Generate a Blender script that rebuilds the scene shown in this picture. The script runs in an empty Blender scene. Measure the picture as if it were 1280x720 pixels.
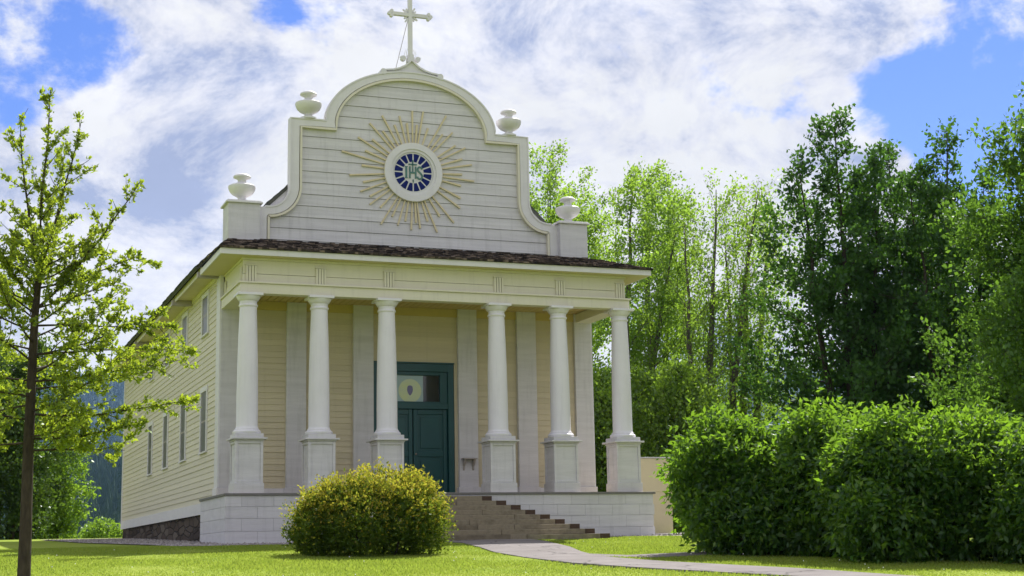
import bpy, math, random
import numpy as np
from mathutils import Vector, Matrix
sc = bpy.context.scene
R = math.radians
# ------------------------------------------------------------------ camera
cam_d = bpy.data.cameras.new("camera"); cam = bpy.data.objects.new("camera", cam_d)
sc.collection.objects.link(cam); sc.camera = cam
cam_d.sensor_width = 36.0; cam_d.lens = 1881.63/1280*36; cam_d.clip_start = .1; cam_d.clip_end = 20000
CAM = Vector((-13.379, -40.605, -1.705))
yaw, pitch, roll = -0.3648, 0.1745, -0.0189
Fv = Vector((-math.sin(yaw)*math.cos(pitch), math.cos(yaw)*math.cos(pitch), math.sin(pitch)))
Rv = Vector((math.cos(yaw), math.sin(yaw), 0)); Uv = Rv.cross(Fv)
R2 = Rv*math.cos(roll)+Uv*math.sin(roll); U2 = Uv*math.cos(roll)-Rv*math.sin(roll)
cam.matrix_world = Matrix(((R2.x, U2.x, -Fv.x, CAM.x), (R2.y, U2.y, -Fv.y, CAM.y), (R2.z, U2.z, -Fv.z, CAM.z), (0, 0, 0, 1)))
# ------------------------------------------------------------------ exposure
sc.view_settings.view_transform = 'Standard'; sc.view_settings.look = 'None'
sc.view_settings.gamma = 1; sc.view_settings.use_curve_mapping = False
sc.view_settings.exposure = 0.82
sc.cycles.max_bounces = 8; sc.cycles.diffuse_bounces = 4; sc.cycles.transmission_bounces = 4
sc.cycles.glossy_bounces = 2; sc.cycles.volume_bounces = 0; sc.cycles.transparent_max_bounces = 4
sc.cycles.sample_clamp_indirect = 6
# ------------------------------------------------------------------ sun
SUN = Vector((0.62, 0.66, 1.0)).normalized()
EL = math.asin(SUN.z); AZ = math.atan2(SUN.x, SUN.y)          # azimuth clockwise from +Y
sd = bpy.data.lights.new("sun", 'SUN'); sd.energy = 5.0; sd.angle = R(.55); sd.color = (1, .965, .90)
so = bpy.data.objects.new("sun", sd); sc.collection.objects.link(so)
so.rotation_euler = SUN.to_track_quat('Z', 'Y').to_euler(); so.location = (30, 30, 60)
# ------------------------------------------------------------------ world: blue sky with broken cloud
W = bpy.data.worlds.new("World"); sc.world = W; W.use_nodes = True
nt = W.node_tree; nt.nodes.clear(); N = nt.nodes.new; L = nt.links.new
def vmath(op, a, b=None, tree=nt):
    n = tree.nodes.new('ShaderNodeVectorMath'); n.operation = op
    for i, v in enumerate((a, b)):
        if v is None: continue
        if isinstance(v, (tuple, list)): n.inputs[i].default_value = v
        else: tree.links.new(v, n.inputs[i])
    return n
def fmath(op, a, b=None, c=None, tree=nt, clamp=False):
    n = tree.nodes.new('ShaderNodeMath'); n.operation = op; n.use_clamp = clamp
    for i, v in enumerate((a, b, c)):
        if v is None: continue
        if isinstance(v, (int, float)): n.inputs[i].default_value = v
        else: tree.links.new(v, n.inputs[i])
    return n.outputs[0]
sky = N('ShaderNodeTexSky'); sky.sky_type = 'NISHITA'; sky.sun_disc = False
sky.sun_elevation = EL; sky.sun_rotation = AZ; sky.air_density = 1.0; sky.dust_density = .1; sky.ozone_density = 2.0
bsky = N('ShaderNodeBackground'); bsky.inputs[1].default_value = .06
hs = N('ShaderNodeHueSaturation'); hs.inputs['Saturation'].default_value = 1.2; hs.inputs['Value'].default_value = 1.0
L(sky.outputs[0], hs.inputs['Color']); L(vmath('MULTIPLY', hs.outputs[0], (1.0, .94, 1.38)).outputs[0], bsky.inputs[0])
tc = N('ShaderNodeTexCoord')
sep = N('ShaderNodeSeparateXYZ'); L(tc.outputs['Generated'], sep.inputs[0])
comb = vmath('MULTIPLY', tc.outputs['Generated'], (1, 1, 1.45))
def noise(vec, scale, detail, rough, off, dist=0.0):
    m = vmath('ADD', vec, off); n = N('ShaderNodeTexNoise')
    n.inputs['Scale'].default_value = scale; n.inputs['Detail'].default_value = detail
    n.inputs['Roughness'].default_value = rough; n.inputs['Distortion'].default_value = dist
    L(m.outputs[0], n.inputs['Vector']); return n.outputs['Fac']
cover = noise(comb.outputs[0], 6.5, 12, .64, (3.1, 1.7, 0), .15)
def lobe(direction, deg0, deg1):
    """1 inside deg0 of a sky direction, 0 beyond deg1"""
    d = vmath('DOT_PRODUCT', tc.outputs['Generated'], tuple(Vector(direction).normalized())).outputs['Value']
    mr = N('ShaderNodeMapRange'); mr.interpolation_type = 'SMOOTHSTEP'
    L(d, mr.inputs[0]); mr.inputs[1].default_value = math.cos(R(deg1)); mr.inputs[2].default_value = math.cos(R(deg0))
    return mr.outputs[0]
# gaps of clear sky between the clouds
GAPS = [((0.03, 0.945, 0.326), 1.2, 5.0, .20), ((0.085, .944, .322), .3, 2.6, .10), ((.1885, .9178, .3494), .2, 1.6, .10), ((.618, .73, .30), 2.0, 5.5, .24), ((.612, .758, .222), .6, 3.2, .20), ((.56, .775, .28), .3, 2.4, .12), ((.585, .775, .25), .3, 2.0, .10), ((-.25, .93, .28), 2, 7, .2), ((.75, .6, .3), 2, 9, .2)]
bias = None
for d, a, b, w in GAPS:
    t = fmath('MULTIPLY', lobe(d, a, b), w); bias = t if bias is None else fmath('ADD', bias, t)
dens = fmath('SUBTRACT', fmath('ADD', cover, .17), bias)
mr = N('ShaderNodeMapRange'); mr.interpolation_type = 'SMOOTHSTEP'; L(dens, mr.inputs[0]); mr.inputs[1].default_value = .43; mr.inputs[2].default_value = .56
# thick grey-lavender undersides against bright sunlit billows
GREYS = [((.135, .925, .33), 1.2, 4.5, .10), ((.10, .955, .24), .6, 3.2, .10), ((.40, .875, .30), .6, 3.5, .05), ((.375, .865, .33), 1.5, 5, .08), ((.12, .965, .24), 1, 4, .07), ((.44, .85, .275), 1, 4, .06), ((.26, .925, .275), 1, 4.5, -.14), ((.45, .86, .24), 2, 6, -.12), ((.10, .95, .285), .8, 3, -.10)]
gb = None
for d, a, b_, w in GREYS:
    t = fmath('MULTIPLY', lobe(d, a, b_), w); gb = t if gb is None else fmath('ADD', gb, t)
sh1 = noise(comb.outputs[0], 7.5, 12, .66, (8.3, 4.2, 1.0), .35); sh0 = noise(vmath('ADD', comb.outputs[0], (.012, .012, .03)).outputs[0], 7.5, 12, .66, (8.3, 4.2, 1.0), .35)
relief = fmath('MULTIPLY', fmath('SUBTRACT', sh1, sh0), 1.9)
thick = N('ShaderNodeMapRange'); L(fmath('ADD', fmath('SUBTRACT', sh1, relief), gb), thick.inputs[0]); thick.inputs[1].default_value = .41; thick.inputs[2].default_value = .74
cr = N('ShaderNodeValToRGB'); L(thick.outputs[0], cr.inputs[0])
cr.color_ramp.elements[0].color = (.58, .58, .585, 1); cr.color_ramp.elements[1].color = (.26, .30, .43, 1)
e = cr.color_ramp.elements.new(.36); e.color = (.505, .51, .56, 1)
tone = N('ShaderNodeMapRange'); L(noise(comb.outputs[0], 4.0, 8, .6, (1.2, 9.1, 3.3), .2), tone.inputs[0]); tone.inputs[1].default_value = .3; tone.inputs[2].default_value = .7; tone.inputs[3].default_value = .84; tone.inputs[4].default_value = 1.12
csc = vmath('SCALE', cr.outputs[0]); L(tone.outputs[0], csc.inputs['Scale'])
bcl = N('ShaderNodeBackground'); L(csc.outputs[0], bcl.inputs[0]); bcl.inputs[1].default_value = .95
mx = N('ShaderNodeMixShader'); L(mr.outputs[0], mx.inputs[0]); L(bsky.outputs[0], mx.inputs[1]); L(bcl.outputs[0], mx.inputs[2])
wo = N('ShaderNodeOutputWorld'); L(mx.outputs[0], wo.inputs[0])

# ------------------------------------------------------------------ materials
def mat(name, base, rough=.6, spec=.3, var=.0, vscale=3.0, bump=0.0, bscale=20.0, base2=None, metal=0.0, stretch=(1, 1, 1)):
    m = bpy.data.materials.new(name); m.use_nodes = True; t = m.node_tree
    b = t.nodes['Principled BSDF']; b.inputs['Base Color'].default_value = (*base, 1)
    b.inputs['Roughness'].default_value = rough; b.inputs['Specular IOR Level'].default_value = spec; b.inputs['Metallic'].default_value = metal
    co = t.nodes.new('ShaderNodeTexCoord'); mp = t.nodes.new('ShaderNodeMapping'); mp.inputs['Scale'].default_value = stretch
    t.links.new(co.outputs['Object'], mp.inputs[0])
    if var or base2:
        n = t.nodes.new('ShaderNodeTexNoise'); n.inputs['Scale'].default_value = vscale; n.inputs['Detail'].default_value = 6; n.inputs['Roughness'].default_value = .65
        t.links.new(mp.outputs[0], n.inputs['Vector'])
        r = t.nodes.new('ShaderNodeValToRGB'); r.color_ramp.elements[0].position = .3; r.color_ramp.elements[1].position = .7
        b2 = base2 or tuple(c*(1-var) for c in base)
        r.color_ramp.elements[0].color = (*b2, 1); r.color_ramp.elements[1].color = (*base, 1)
        t.links.new(n.outputs['Fac'], r.inputs[0]); t.links.new(r.outputs[0], b.inputs['Base Color'])
    if bump:
        n = t.nodes.new('ShaderNodeTexNoise'); n.inputs['Scale'].default_value = bscale; n.inputs['Detail'].default_value = 5
        t.links.new(mp.outputs[0], n.inputs['Vector'])
        bp = t.nodes.new('ShaderNodeBump'); bp.inputs['Strength'].default_value = bump; bp.inputs['Distance'].default_value = .02
        t.links.new(n.outputs['Fac'], bp.inputs['Height']); t.links.new(bp.outputs[0], b.inputs['Normal'])
    return m
def island(t, name='Geometry'):
    return t.nodes.new('ShaderNodeNewGeometry').outputs['Random Per Island']
def island_mat(name, cols, rough=.8, spec=.2, bump=.0, bscale=30, stretch=(1, 1, 1)):
    m = mat(name, cols[0], rough, spec, bump=bump, bscale=bscale, stretch=stretch); t = m.node_tree; b = t.nodes['Principled BSDF']
    r = t.nodes.new('ShaderNodeValToRGB'); el = r.color_ramp.elements
    while len(el) < len(cols): el.new(.5)
    for i, c in enumerate(cols): el[i].position = i/(len(cols)-1); el[i].color = (*c, 1)
    n = t.nodes.new('ShaderNodeTexNoise'); n.inputs['Scale'].default_value = 6; n.inputs['Detail'].default_value = 5
    co = t.nodes.new('ShaderNodeTexCoord'); t.links.new(co.outputs['Object'], n.inputs['Vector'])
    mix = fmath('ADD', fmath('MULTIPLY', island(t), .7, tree=t), fmath('MULTIPLY', fmath('SUBTRACT', n.outputs['Fac'], .35, tree=t), .9, tree=t), tree=t)
    t.links.new(mix, r.inputs[0]); t.links.new(r.outputs[0], b.inputs['Base Color'])
    return m
def leaf_mat(name, cols, trans, tmix=.42, gloss=.05):
    m = bpy.data.materials.new(name); m.use_nodes = True; t = m.node_tree; t.nodes.clear(); n_ = t.nodes.new
    r = n_('ShaderNodeValToRGB'); el = r.color_ramp.elements
    while len(el) < len(cols): el.new(.5)
    for i, c in enumerate(cols): el[i].position = i/(len(cols)-1); el[i].color = (*c, 1)
    t.links.new(island(t), r.inputs[0])
    d = n_('ShaderNodeBsdfDiffuse'); t.links.new(r.outputs[0], d.inputs[0])
    tr = n_('ShaderNodeBsdfTranslucent'); mixc = n_('ShaderNodeMix'); mixc.data_type = 'RGBA'; mixc.inputs[0].default_value = .55
    t.links.new(r.outputs[0], mixc.inputs[6]); mixc.inputs[7].default_value = (*trans, 1); t.links.new(mixc.outputs[2], tr.inputs[0])
    a = n_('ShaderNodeMixShader'); a.inputs[0].default_value = tmix; t.links.new(d.outputs[0], a.inputs[1]); t.links.new(tr.outputs[0], a.inputs[2])
    g = n_('ShaderNodeBsdfGlossy'); g.inputs['Roughness'].default_value = .42; g.inputs[0].default_value = (.8, .85, .8, 1)
    b = n_('ShaderNodeMixShader'); b.inputs[0].default_value = gloss; t.links.new(a.outputs[0], b.inputs[1]); t.links.new(g.outputs[0], b.inputs[2])
    o = n_('ShaderNodeOutputMaterial'); t.links.new(b.outputs[0], o.inputs[0]); return m

def vary(m, amt, streak=.0):
    """each board takes its own slight tone; optional weather streaks running down"""
    t = m.node_tree; b = t.nodes['Principled BSDF']; src = b.inputs['Base Color'].links[0].from_socket
    f = fmath('ADD', fmath('MULTIPLY', island(t), amt, tree=t), 1-amt*.6, tree=t)
    if streak:
        co = t.nodes.new('ShaderNodeTexCoord'); mp = t.nodes.new('ShaderNodeMapping'); mp.inputs['Scale'].default_value = (7, 7, .55); t.links.new(co.outputs['Object'], mp.inputs[0])
        n = t.nodes.new('ShaderNodeTexNoise'); n.inputs['Scale'].default_value = 1; n.inputs['Detail'].default_value = 7; n.inputs['Roughness'].default_value = .7; t.links.new(mp.outputs[0], n.inputs['Vector'])
        r = t.nodes.new('ShaderNodeMapRange'); t.links.new(n.outputs['Fac'], r.inputs[0]); r.inputs[1].default_value = .52; r.inputs[2].default_value = .78; r.inputs[3].default_value = 1; r.inputs[4].default_value = 1-streak
        f = fmath('MULTIPLY', f, r.outputs[0], tree=t)
    mm = vmath('SCALE', src, tree=t); t.links.new(f, mm.inputs['Scale']); t.links.new(mm.outputs[0], b.inputs['Base Color']); return m
M = {}
M['white'] = mat('white_paint', (.68, .66, .69), .55, .3, var=.08, vscale=1.3, bump=.12, bscale=9, stretch=(1, 1, 3))
M['white2'] = mat('white_paint_weathered', (.63, .61, .645), .6, .25, var=.16, vscale=1.6, bump=.2, bscale=8, stretch=(.5, 1, 5))
M['column'] = mat('column_paint', (.70, .675, .735), .45, .35, var=.06, vscale=2, bump=.06, bscale=6)
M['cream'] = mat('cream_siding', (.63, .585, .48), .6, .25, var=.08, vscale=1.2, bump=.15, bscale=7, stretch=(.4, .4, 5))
M['creamw'] = mat('cream_wall', (.72, .62, .42), .6, .25, var=.07, vscale=2, bump=.1, bscale=8)
M['cornice'] = mat('cornice_paint', (.66, .62, .52), .55, .3, var=.07, vscale=1.5, bump=.1, bscale=8, stretch=(.5, .5, 3))
M['soffit'] = mat('soffit_paint', (.60, .53, .33), .6, .25, var=.07)
M['inner'] = mat('cream_siding_bounce_tint', (.57, .50, .36), .6, .25, var=.09, vscale=1.2, bump=.15, bscale=7, stretch=(.4, .4, 5))  # yellower copy of the siding cream, with ceiling bounce light put into the colour
M['ceil'] = mat('ceiling_paint', (.52, .41, .17), .6, .2, var=.08, vscale=2)
M['gold'] = mat('ray_paint', (.64, .55, .36), .5, .3, var=.15, vscale=6)
M['teal'] = mat('teal_door', (.006, .062, .066), .35, .4, var=.15, vscale=2)
M['blue'] = mat('blue_pane', (.003, .012, .13), .5, .15, var=.2, vscale=4)
M['letter'] = mat('letter_paint', (.02, .11, .12), .4, .4, base2=(.10, .20, .17), vscale=7)
M['rose'] = mat('rose_board', (.62, .61, .62), .5, .3, var=.06)
M['dark'] = mat('dark_gap', (.02, .018, .016), .9, .1)
M['floor'] = mat('floor_boards', (.46, .37, .25), .5, .3, var=.15)
M['nosing'] = mat('floor_nosing', (.17, .16, .155), .5, .3, var=.15)
M['glass'] = mat('window_glass', (.03, .035, .03), .06, .7, var=.3, vscale=1)
M['screen'] = mat('window_screen', (.17, .165, .15), .35, .5, var=.35, vscale=1.5, stretch=(1, 1, .4))
M['bluepanel'] = mat('panel_pale_blue', (.33, .44, .47), .3, .4, var=.12, vscale=5)
M['disc'] = mat('disc_pale_yellow', (.55, .60, .33), .4, .3, base2=(.50, .56, .44), vscale=5)
M['flame'] = mat('flame_violet', (.16, .15, .28), .4, .3)
M['shingle'] = island_mat('roof_shingles', [(.010, .009, .009), (.020, .016, .016), (.045, .035, .032), (.075, .058, .05), (.26, .20, .165), (.06, .048, .043)], .85, .2, bump=.5, bscale=25)
M['shingle2'] = island_mat('mossy_shingles', [(.03, .04, .035), (.06, .07, .06), (.10, .10, .085)], .9, .15, bump=.5, bscale=20)
M['timber'] = island_mat('weathered_timber', [(.10, .082, .058), (.18, .15, .108), (.26, .22, .16), (.14, .115, .08)], .85, .15, bump=.5, bscale=10, stretch=(.6, 4, 8))
M['endgrain'] = island_mat('timber_end_grain', [(.05, .033, .025), (.09, .06, .045), (.065, .045, .032)], .9, .1, bump=.4, bscale=30)
M['metal'] = mat('grey_iron', (.22, .20, .18), .6, .4, metal=.4)
M['bracket'] = mat('bracket_paint', (.40, .36, .34), .6, .3, var=.2)
M['bark'] = mat('bark', (.075, .06, .048), .9, .1, base2=(.028, .022, .019), vscale=14, bump=.8, bscale=22, stretch=(1, 1, .3))
M['barkpale'] = mat('bark_pale', (.17, .15, .125), .9, .1, base2=(.055, .045, .04), vscale=6, bump=.6, bscale=12, stretch=(1, 1, .4))
M['path'] = mat('asphalt_path', (.215, .195, .193), .9, .15, base2=(.15, .133, .131), vscale=1.1, bump=.35, bscale=70)
for k_, a_, s_ in (('cream', .10, .12), ('inner', .10, .10), ('white2', .09, .20), ('white', .06, .12), ('column', .05, .12), ('cornice', .05, .12)): vary(M[k_], a_, s_)
def crack(m):
    t = m.node_tree; b = t.nodes['Principled BSDF']; src = b.inputs['Base Color'].links[0].from_socket
    co = t.nodes.new('ShaderNodeTexCoord'); n = t.nodes.new('ShaderNodeTexNoise'); n.inputs['Scale'].default_value = 1.5; n.inputs['Detail'].default_value = 6; t.links.new(co.outputs['Object'], n.inputs['Vector'])
    w = vmath('ADD', co.outputs['Object'], vmath('SCALE', n.outputs['Color'], tree=t).outputs[0], tree=t)
    v = t.nodes.new('ShaderNodeTexVoronoi'); v.feature = 'DISTANCE_TO_EDGE'; v.inputs['Scale'].default_value = .45; t.links.new(w.outputs[0], v.inputs['Vector'])
    r = t.nodes.new('ShaderNodeMapRange'); t.links.new(v.outputs['Distance'], r.inputs[0]); r.inputs[1].default_value = .004; r.inputs[2].default_value = .016; r.inputs[3].default_value = .45
    mm = vmath('SCALE', src, tree=t); t.links.new(r.outputs[0], mm.inputs['Scale']); t.links.new(mm.outputs[0], b.inputs['Base Color'])
crack(M['path'])
def stone_mat():
    m = mat('field_stone', (.10, .08, .065), .85, .2); t = m.node_tree; b = t.nodes['Principled BSDF']
    co = t.nodes.new('ShaderNodeTexCoord'); mp = t.nodes.new('ShaderNodeMapping'); mp.inputs['Scale'].default_value = (1, .22, 1.0); t.links.new(co.outputs['Object'], mp.inputs[0])
    v = t.nodes.new('ShaderNodeTexVoronoi'); v.inputs['Scale'].default_value = 4.2; t.links.new(mp.outputs[0], v.inputs['Vector'])
    r = t.nodes.new('ShaderNodeValToRGB'); el = r.color_ramp.elements; el[0].color = (.035, .026, .022, 1); el[1].color = (.16, .135, .11, 1)
    el.new(.5).color = (.07, .05, .04, 1); el.new(.85).color = (.10, .08, .065, 1)
    s = t.nodes.new('ShaderNodeSeparateColor'); t.links.new(v.outputs['Color'], s.inputs[0]); t.links.new(s.outputs[0], r.inputs[0])
    v2 = t.nodes.new('ShaderNodeTexVoronoi'); v2.feature = 'DISTANCE_TO_EDGE'; v2.inputs['Scale'].default_value = 4.2; t.links.new(mp.outputs[0], v2.inputs['Vector'])
    e = t.nodes.new('ShaderNodeMapRange'); t.links.new(v2.outputs['Distance'], e.inputs[0]); e.inputs[2].default_value = .09
    mx = t.nodes.new('ShaderNodeMix'); mx.data_type = 'RGBA'; t.links.new(e.outputs[0], mx.inputs[0]); mx.inputs[6].default_value = (.05, .042, .036, 1); t.links.new(r.outputs[0], mx.inputs[7])
    t.links.new(mx.outputs[2], b.inputs['Base Color'])
    bp = t.nodes.new('ShaderNodeBump'); bp.inputs['Distance'].default_value = .06; t.links.new(e.outputs[0], bp.inputs['Height']); t.links.new(bp.outputs[0], b.inputs['Normal'])
    return m
M['stone'] = stone_mat()
M['gravel'] = mat('gravel_bed', (.27, .24, .235), .9, .1, base2=(.12, .105, .105), vscale=16, bump=1.0, bscale=28)
M['gravel_pale'] = mat('gravel_pale', (.46, .43, .40), .9, .1, base2=(.26, .24, .23), vscale=14, bump=1.0, bscale=28)
M['pebble'] = island_mat('pebbles', [(.16, .14, .14), (.27, .245, .24), (.38, .35, .34)], .85, .2)
def ground_mat():
    m = mat('lawn', (.11, .17, .022), .95, .05, bump=.6, bscale=30); t = m.node_tree; b = t.nodes['Principled BSDF']
    co = t.nodes.new('ShaderNodeTexCoord'); out = None
    n = t.nodes.new('ShaderNodeTexNoise'); n.inputs['Scale'].default_value = .55; n.inputs['Detail'].default_value = 8; n.inputs['Roughness'].default_value = .7; t.links.new(co.outputs['Object'], n.inputs['Vector'])
    r = t.nodes.new('ShaderNodeValToRGB'); r.color_ramp.elements[0].position = .3; r.color_ramp.elements[1].position = .72
    r.color_ramp.elements[0].color = (.14, .21, .028, 1); r.color_ramp.elements[1].color = (.26, .29, .06, 1); r.color_ramp.elements.new(.5).color = (.20, .26, .036, 1)
    t.links.new(n.outputs['Fac'], r.inputs[0]); t.links.new(r.outputs[0], b.inputs['Base Color']); return m
M['lawn'] = ground_mat()
M['blade'] = leaf_mat('grass_blade', [(.16, .235, .035), (.20, .275, .04), (.255, .30, .065), (.18, .255, .035)], (.42, .54, .06), .48, .01)
M['clover'] = mat('clover_flower', (.75, .74, .68), .8, .1)
M['lyoung'] = leaf_mat('leaf_young_tree', [(.07, .125, .012), (.11, .17, .015), (.17, .22, .03), (.085, .145, .014)], (.60, .74, .04), .55, .04)
M['lasp'] = leaf_mat('leaf_aspen', [(.06, .13, .02), (.10, .18, .028), (.17, .25, .05)], (.50, .78, .06), .55, .03)
M['ldark'] = leaf_mat('leaf_dark', [(.016, .055, .012), (.028, .08, .016), (.05, .115, .022)], (.18, .40, .03), .36, .025)
M['lolive'] = leaf_mat('leaf_olive', [(.032, .085, .014), (.05, .12, .018), (.085, .155, .025)], (.27, .50, .04), .44, .025)
M['lhedge'] = leaf_mat('leaf_hedge', [(.010, .042, .010), (.018, .062, .012), (.03, .08, .014), (.05, .115, .016), (.11, .17, .025)], (.42, .74, .035), .46, .03)
M['lshrub'] = leaf_mat('leaf_shrub', [(.06, .13, .016), (.09, .17, .022), (.14, .22, .03)], (.42, .66, .04), .5, .04)
M['lgold'] = leaf_mat('leaf_gold_tip', [(.20, .22, .02), (.32, .30, .035), (.36, .22, .04), (.20, .26, .02)], (.56, .58, .05), .45, .012)
M['lspirea'] = leaf_mat('leaf_spirea', [(.03, .065, .01), (.05, .10, .012), (.11, .15, .02)], (.30, .38, .03), .42, .012)
M['lshade'] = leaf_mat('leaf_shade_tree', [(.022, .055, .010), (.035, .08, .014), (.06, .11, .018)], (.22, .36, .03), .38, .04)
M['lconifer'] = mat('conifer_forest', (.04, .075, .03), .9, .1, base2=(.022, .048, .022), vscale=.02)
M['hill'] = mat('forest_floor', (.03, .055, .03), .95, .05, base2=(.018, .035, .022), vscale=.02)

# ------------------------------------------------------------------ mesh helpers
COL = sc.collection
class MB:
    def __init__(s): s.v = []; s.f = []; s.m = []
    def add(s, vs, fs, mi=0):
        o = len(s.v); s.v += [tuple(map(float, v)) for v in vs]; s.f += [tuple(i+o for i in f) for f in fs]; s.m += [mi]*len(fs); return s
    def box(s, x0, x1, y0, y1, z0, z1, mi=0):
        return s.add([(x0, y0, z0), (x1, y0, z0), (x1, y1, z0), (x0, y1, z0), (x0, y0, z1), (x1, y0, z1), (x1, y1, z1), (x0, y1, z1)],
                     [(0, 3, 2, 1), (4, 5, 6, 7), (0, 1, 5, 4), (1, 2, 6, 5), (2, 3, 7, 6), (3, 0, 4, 7)], mi)
    def lathe(s, prof, c=(0, 0, 0), n=40, mi=0):
        vs = [(c[0]+r*math.cos(2*math.pi*k/n), c[1]+r*math.sin(2*math.pi*k/n), c[2]+z) for r, z in prof for k in range(n)]
        fs = [(i*n+k, i*n+(k+1) % n, (i+1)*n+(k+1) % n, (i+1)*n+k) for i in range(len(prof)-1) for k in range(n)]
        fs += [tuple(range(n-1, -1, -1)), tuple((len(prof)-1)*n+k for k in range(n))]
        return s.add(vs, fs, mi)
    def prism_xz(s, poly, y0, y1, mi=0):       # polygon in x,z swept from y0 (front) to y1
        n = len(poly); vs = [(x, y0, z) for x, z in poly]+[(x, y1, z) for x, z in poly]
        return s.add(vs, [tuple(range(n)), tuple(range(2*n-1, n-1, -1))]+[(i, i+n, (i+1) % n+n, (i+1) % n) for i in range(n)], mi)
    def band_xz(s, outer, inner, y0, y1, mi=0, closed=False):   # ribbon between two paths of equal length
        n = len(outer); vs = []
        for (a, b), (c, d) in zip(outer, inner): vs += [(a, y0, b), (c, y0, d), (c, y1, d), (a, y1, b)]
        fs = []
        for i in range(n if closed else n-1):
            j = (i+1) % n
            for k in range(4): fs.append((i*4+k, i*4+(k+1) % 4, j*4+(k+1) % 4, j*4+k))
        if not closed: fs += [(0, 3, 2, 1), ((n-1)*4, (n-1)*4+1, (n-1)*4+2, (n-1)*4+3)]
        return s.add(vs, fs, mi)
    def tube(s, pts, rad, n=6, mi=0, cap=True):
        pts = [Vector(p) for p in pts]; vs = []; 
        for i, p in enumerate(pts):
            t = (pts[min(i+1, len(pts)-1)]-pts[max(i-1, 0)]).normalized(); a = t.orthogonal() if abs(t.z) > .95 else t.cross(Vector((0, 0, 1)))
            a.normalize(); b = t.cross(a); r = rad[i] if hasattr(rad, '__len__') else rad
            vs += [p+(a*math.cos(2*math.pi*k/n)+b*math.sin(2*math.pi*k/n))*r for k in range(n)]
        fs = [(i*n+k, i*n+(k+1) % n, (i+1)*n+(k+1) % n, (i+1)*n+k) for i in range(len(pts)-1) for k in range(n)]
        if cap: fs += [tuple(range(n-1, -1, -1)), tuple((len(pts)-1)*n+k for k in range(n))]
        return s.add(vs, fs, mi)
    def build(s, name, mats, parent=None, smooth=False, bevel=0, loc=None):
        me = bpy.data.meshes.new(name); me.from_pydata(s.v, [], s.f); me.update()
        mats = mats if isinstance(mats, (list, tuple)) else [mats]
        for m in mats: me.materials.append(m)
        if len(mats) > 1: me.polygons.foreach_set('material_index', s.m)
        import bmesh
        bm = bmesh.new(); bm.from_mesh(me); bmesh.ops.recalc_face_normals(bm, faces=bm.faces); bm.to_mesh(me); bm.free()
        if smooth:
            me.polygons.foreach_set('use_smooth', [True]*len(me.polygons)); me.set_sharp_from_angle(angle=R(38))
        o = bpy.data.objects.new(name, me); COL.objects.link(o)
        if parent: o.parent = parent
        if loc: o.location = loc
        if bevel:
            b = o.modifiers.new('bevel', 'BEVEL'); b.width = bevel; b.segments = 2; b.limit_method = 'ANGLE'; b.angle_limit = R(50)
        return o
def tag(o, label=None, cat=None, group=None, kind=None):
    if label: o['label'] = label
    if cat: o['category'] = cat
    if group: o['group'] = group
    if kind: o['kind'] = kind
    return o
def thing(name, loc, label, cat, group=None):
    o = bpy.data.objects.new(name, None); COL.objects.link(o); o.location = loc; o.empty_display_size = .3
    return tag(o, label, cat, group)
def quads_obj(name, V, mats, parent=None, mi=None):
    """V: (n,4,3) array of quads, one loose leaf-like face each"""
    n = len(V); me = bpy.data.meshes.new(name); me.vertices.add(n*4); me.vertices.foreach_set('co', np.ascontiguousarray(V, np.float32).ravel())
    me.loops.add(n*4); me.loops.foreach_set('vertex_index', np.arange(n*4, dtype=np.int32))
    me.polygons.add(n); me.polygons.foreach_set('loop_start', np.arange(0, n*4, 4, dtype=np.int32)); me.polygons.foreach_set('loop_total', np.full(n, 4, np.int32))
    for m in (mats if isinstance(mats, (list, tuple)) else [mats]): me.materials.append(m)
    if mi is not None: me.polygons.foreach_set('material_index', np.asarray(mi, np.int32))
    me.update(calc_edges=True); me.validate()
    o = bpy.data.objects.new(name, me); COL.objects.link(o)
    if parent: o.parent = parent
    return o

# ------------------------------------------------------------------ terrain
def g(x, y):
    if y < -3.2: z = -1.385+.0502*(max(y, -44)+3.2)
    elif y < 0: z = -1.30+.0266*y
    else: z = -1.30+.0205*min(y, 34)
    z += .004*max(-12, min(12, x))
    if y > 34: z -= .055*(min(y, 170)-34)
    if y < -44: z -= .02*min(-44-y, 60)
    return z
def build_ground():
    ys = list(np.linspace(-160, -44, 12))+list(np.linspace(-42, 36, 118))+[40, 45, 52, 60, 75, 95, 120, 150, 180, 250, 400, 700, 1200, 2000, 3200, 5600]
    xs = [-5800, -2600, -1200, -600, -300, -150, -80, -50]+list(np.linspace(-36, 36, 73))+[50, 80, 150, 300, 600, 1200, 2600, 5800]
    vs = []
    for y in ys:
        for x in xs:
            w = .03*math.sin(x*.7+y*.3)*math.sin(y*.5-x*.2)+.02*math.sin(1.7*x+2.1)*math.cos(1.3*y) if (abs(x) < 40 and -45 < y < -3.4) else 0
            vs.append((x, y, g(x, y)+w*.6))
    n = len(xs); mb = MB(); mb.add(vs, [(j*n+i, j*n+i+1, (j+1)*n+i+1, (j+1)*n+i) for j in range(len(ys)-1) for i in range(n-1)])
    tag(mb.build('ground', M['lawn'], smooth=True), kind='structure')
build_ground()
def poly_inside(px, py, poly):
    c = np.zeros(px.shape, bool); n = len(poly)
    for i in range(n):
        x0, y0 = poly[i]; x1, y1 = poly[(i+1) % n]
        hit = ((y0 > py) != (y1 > py)) & (px < (x1-x0)*(py-y0)/((y1-y0) or 1e-9)+x0); c ^= hit
    return c
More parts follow.
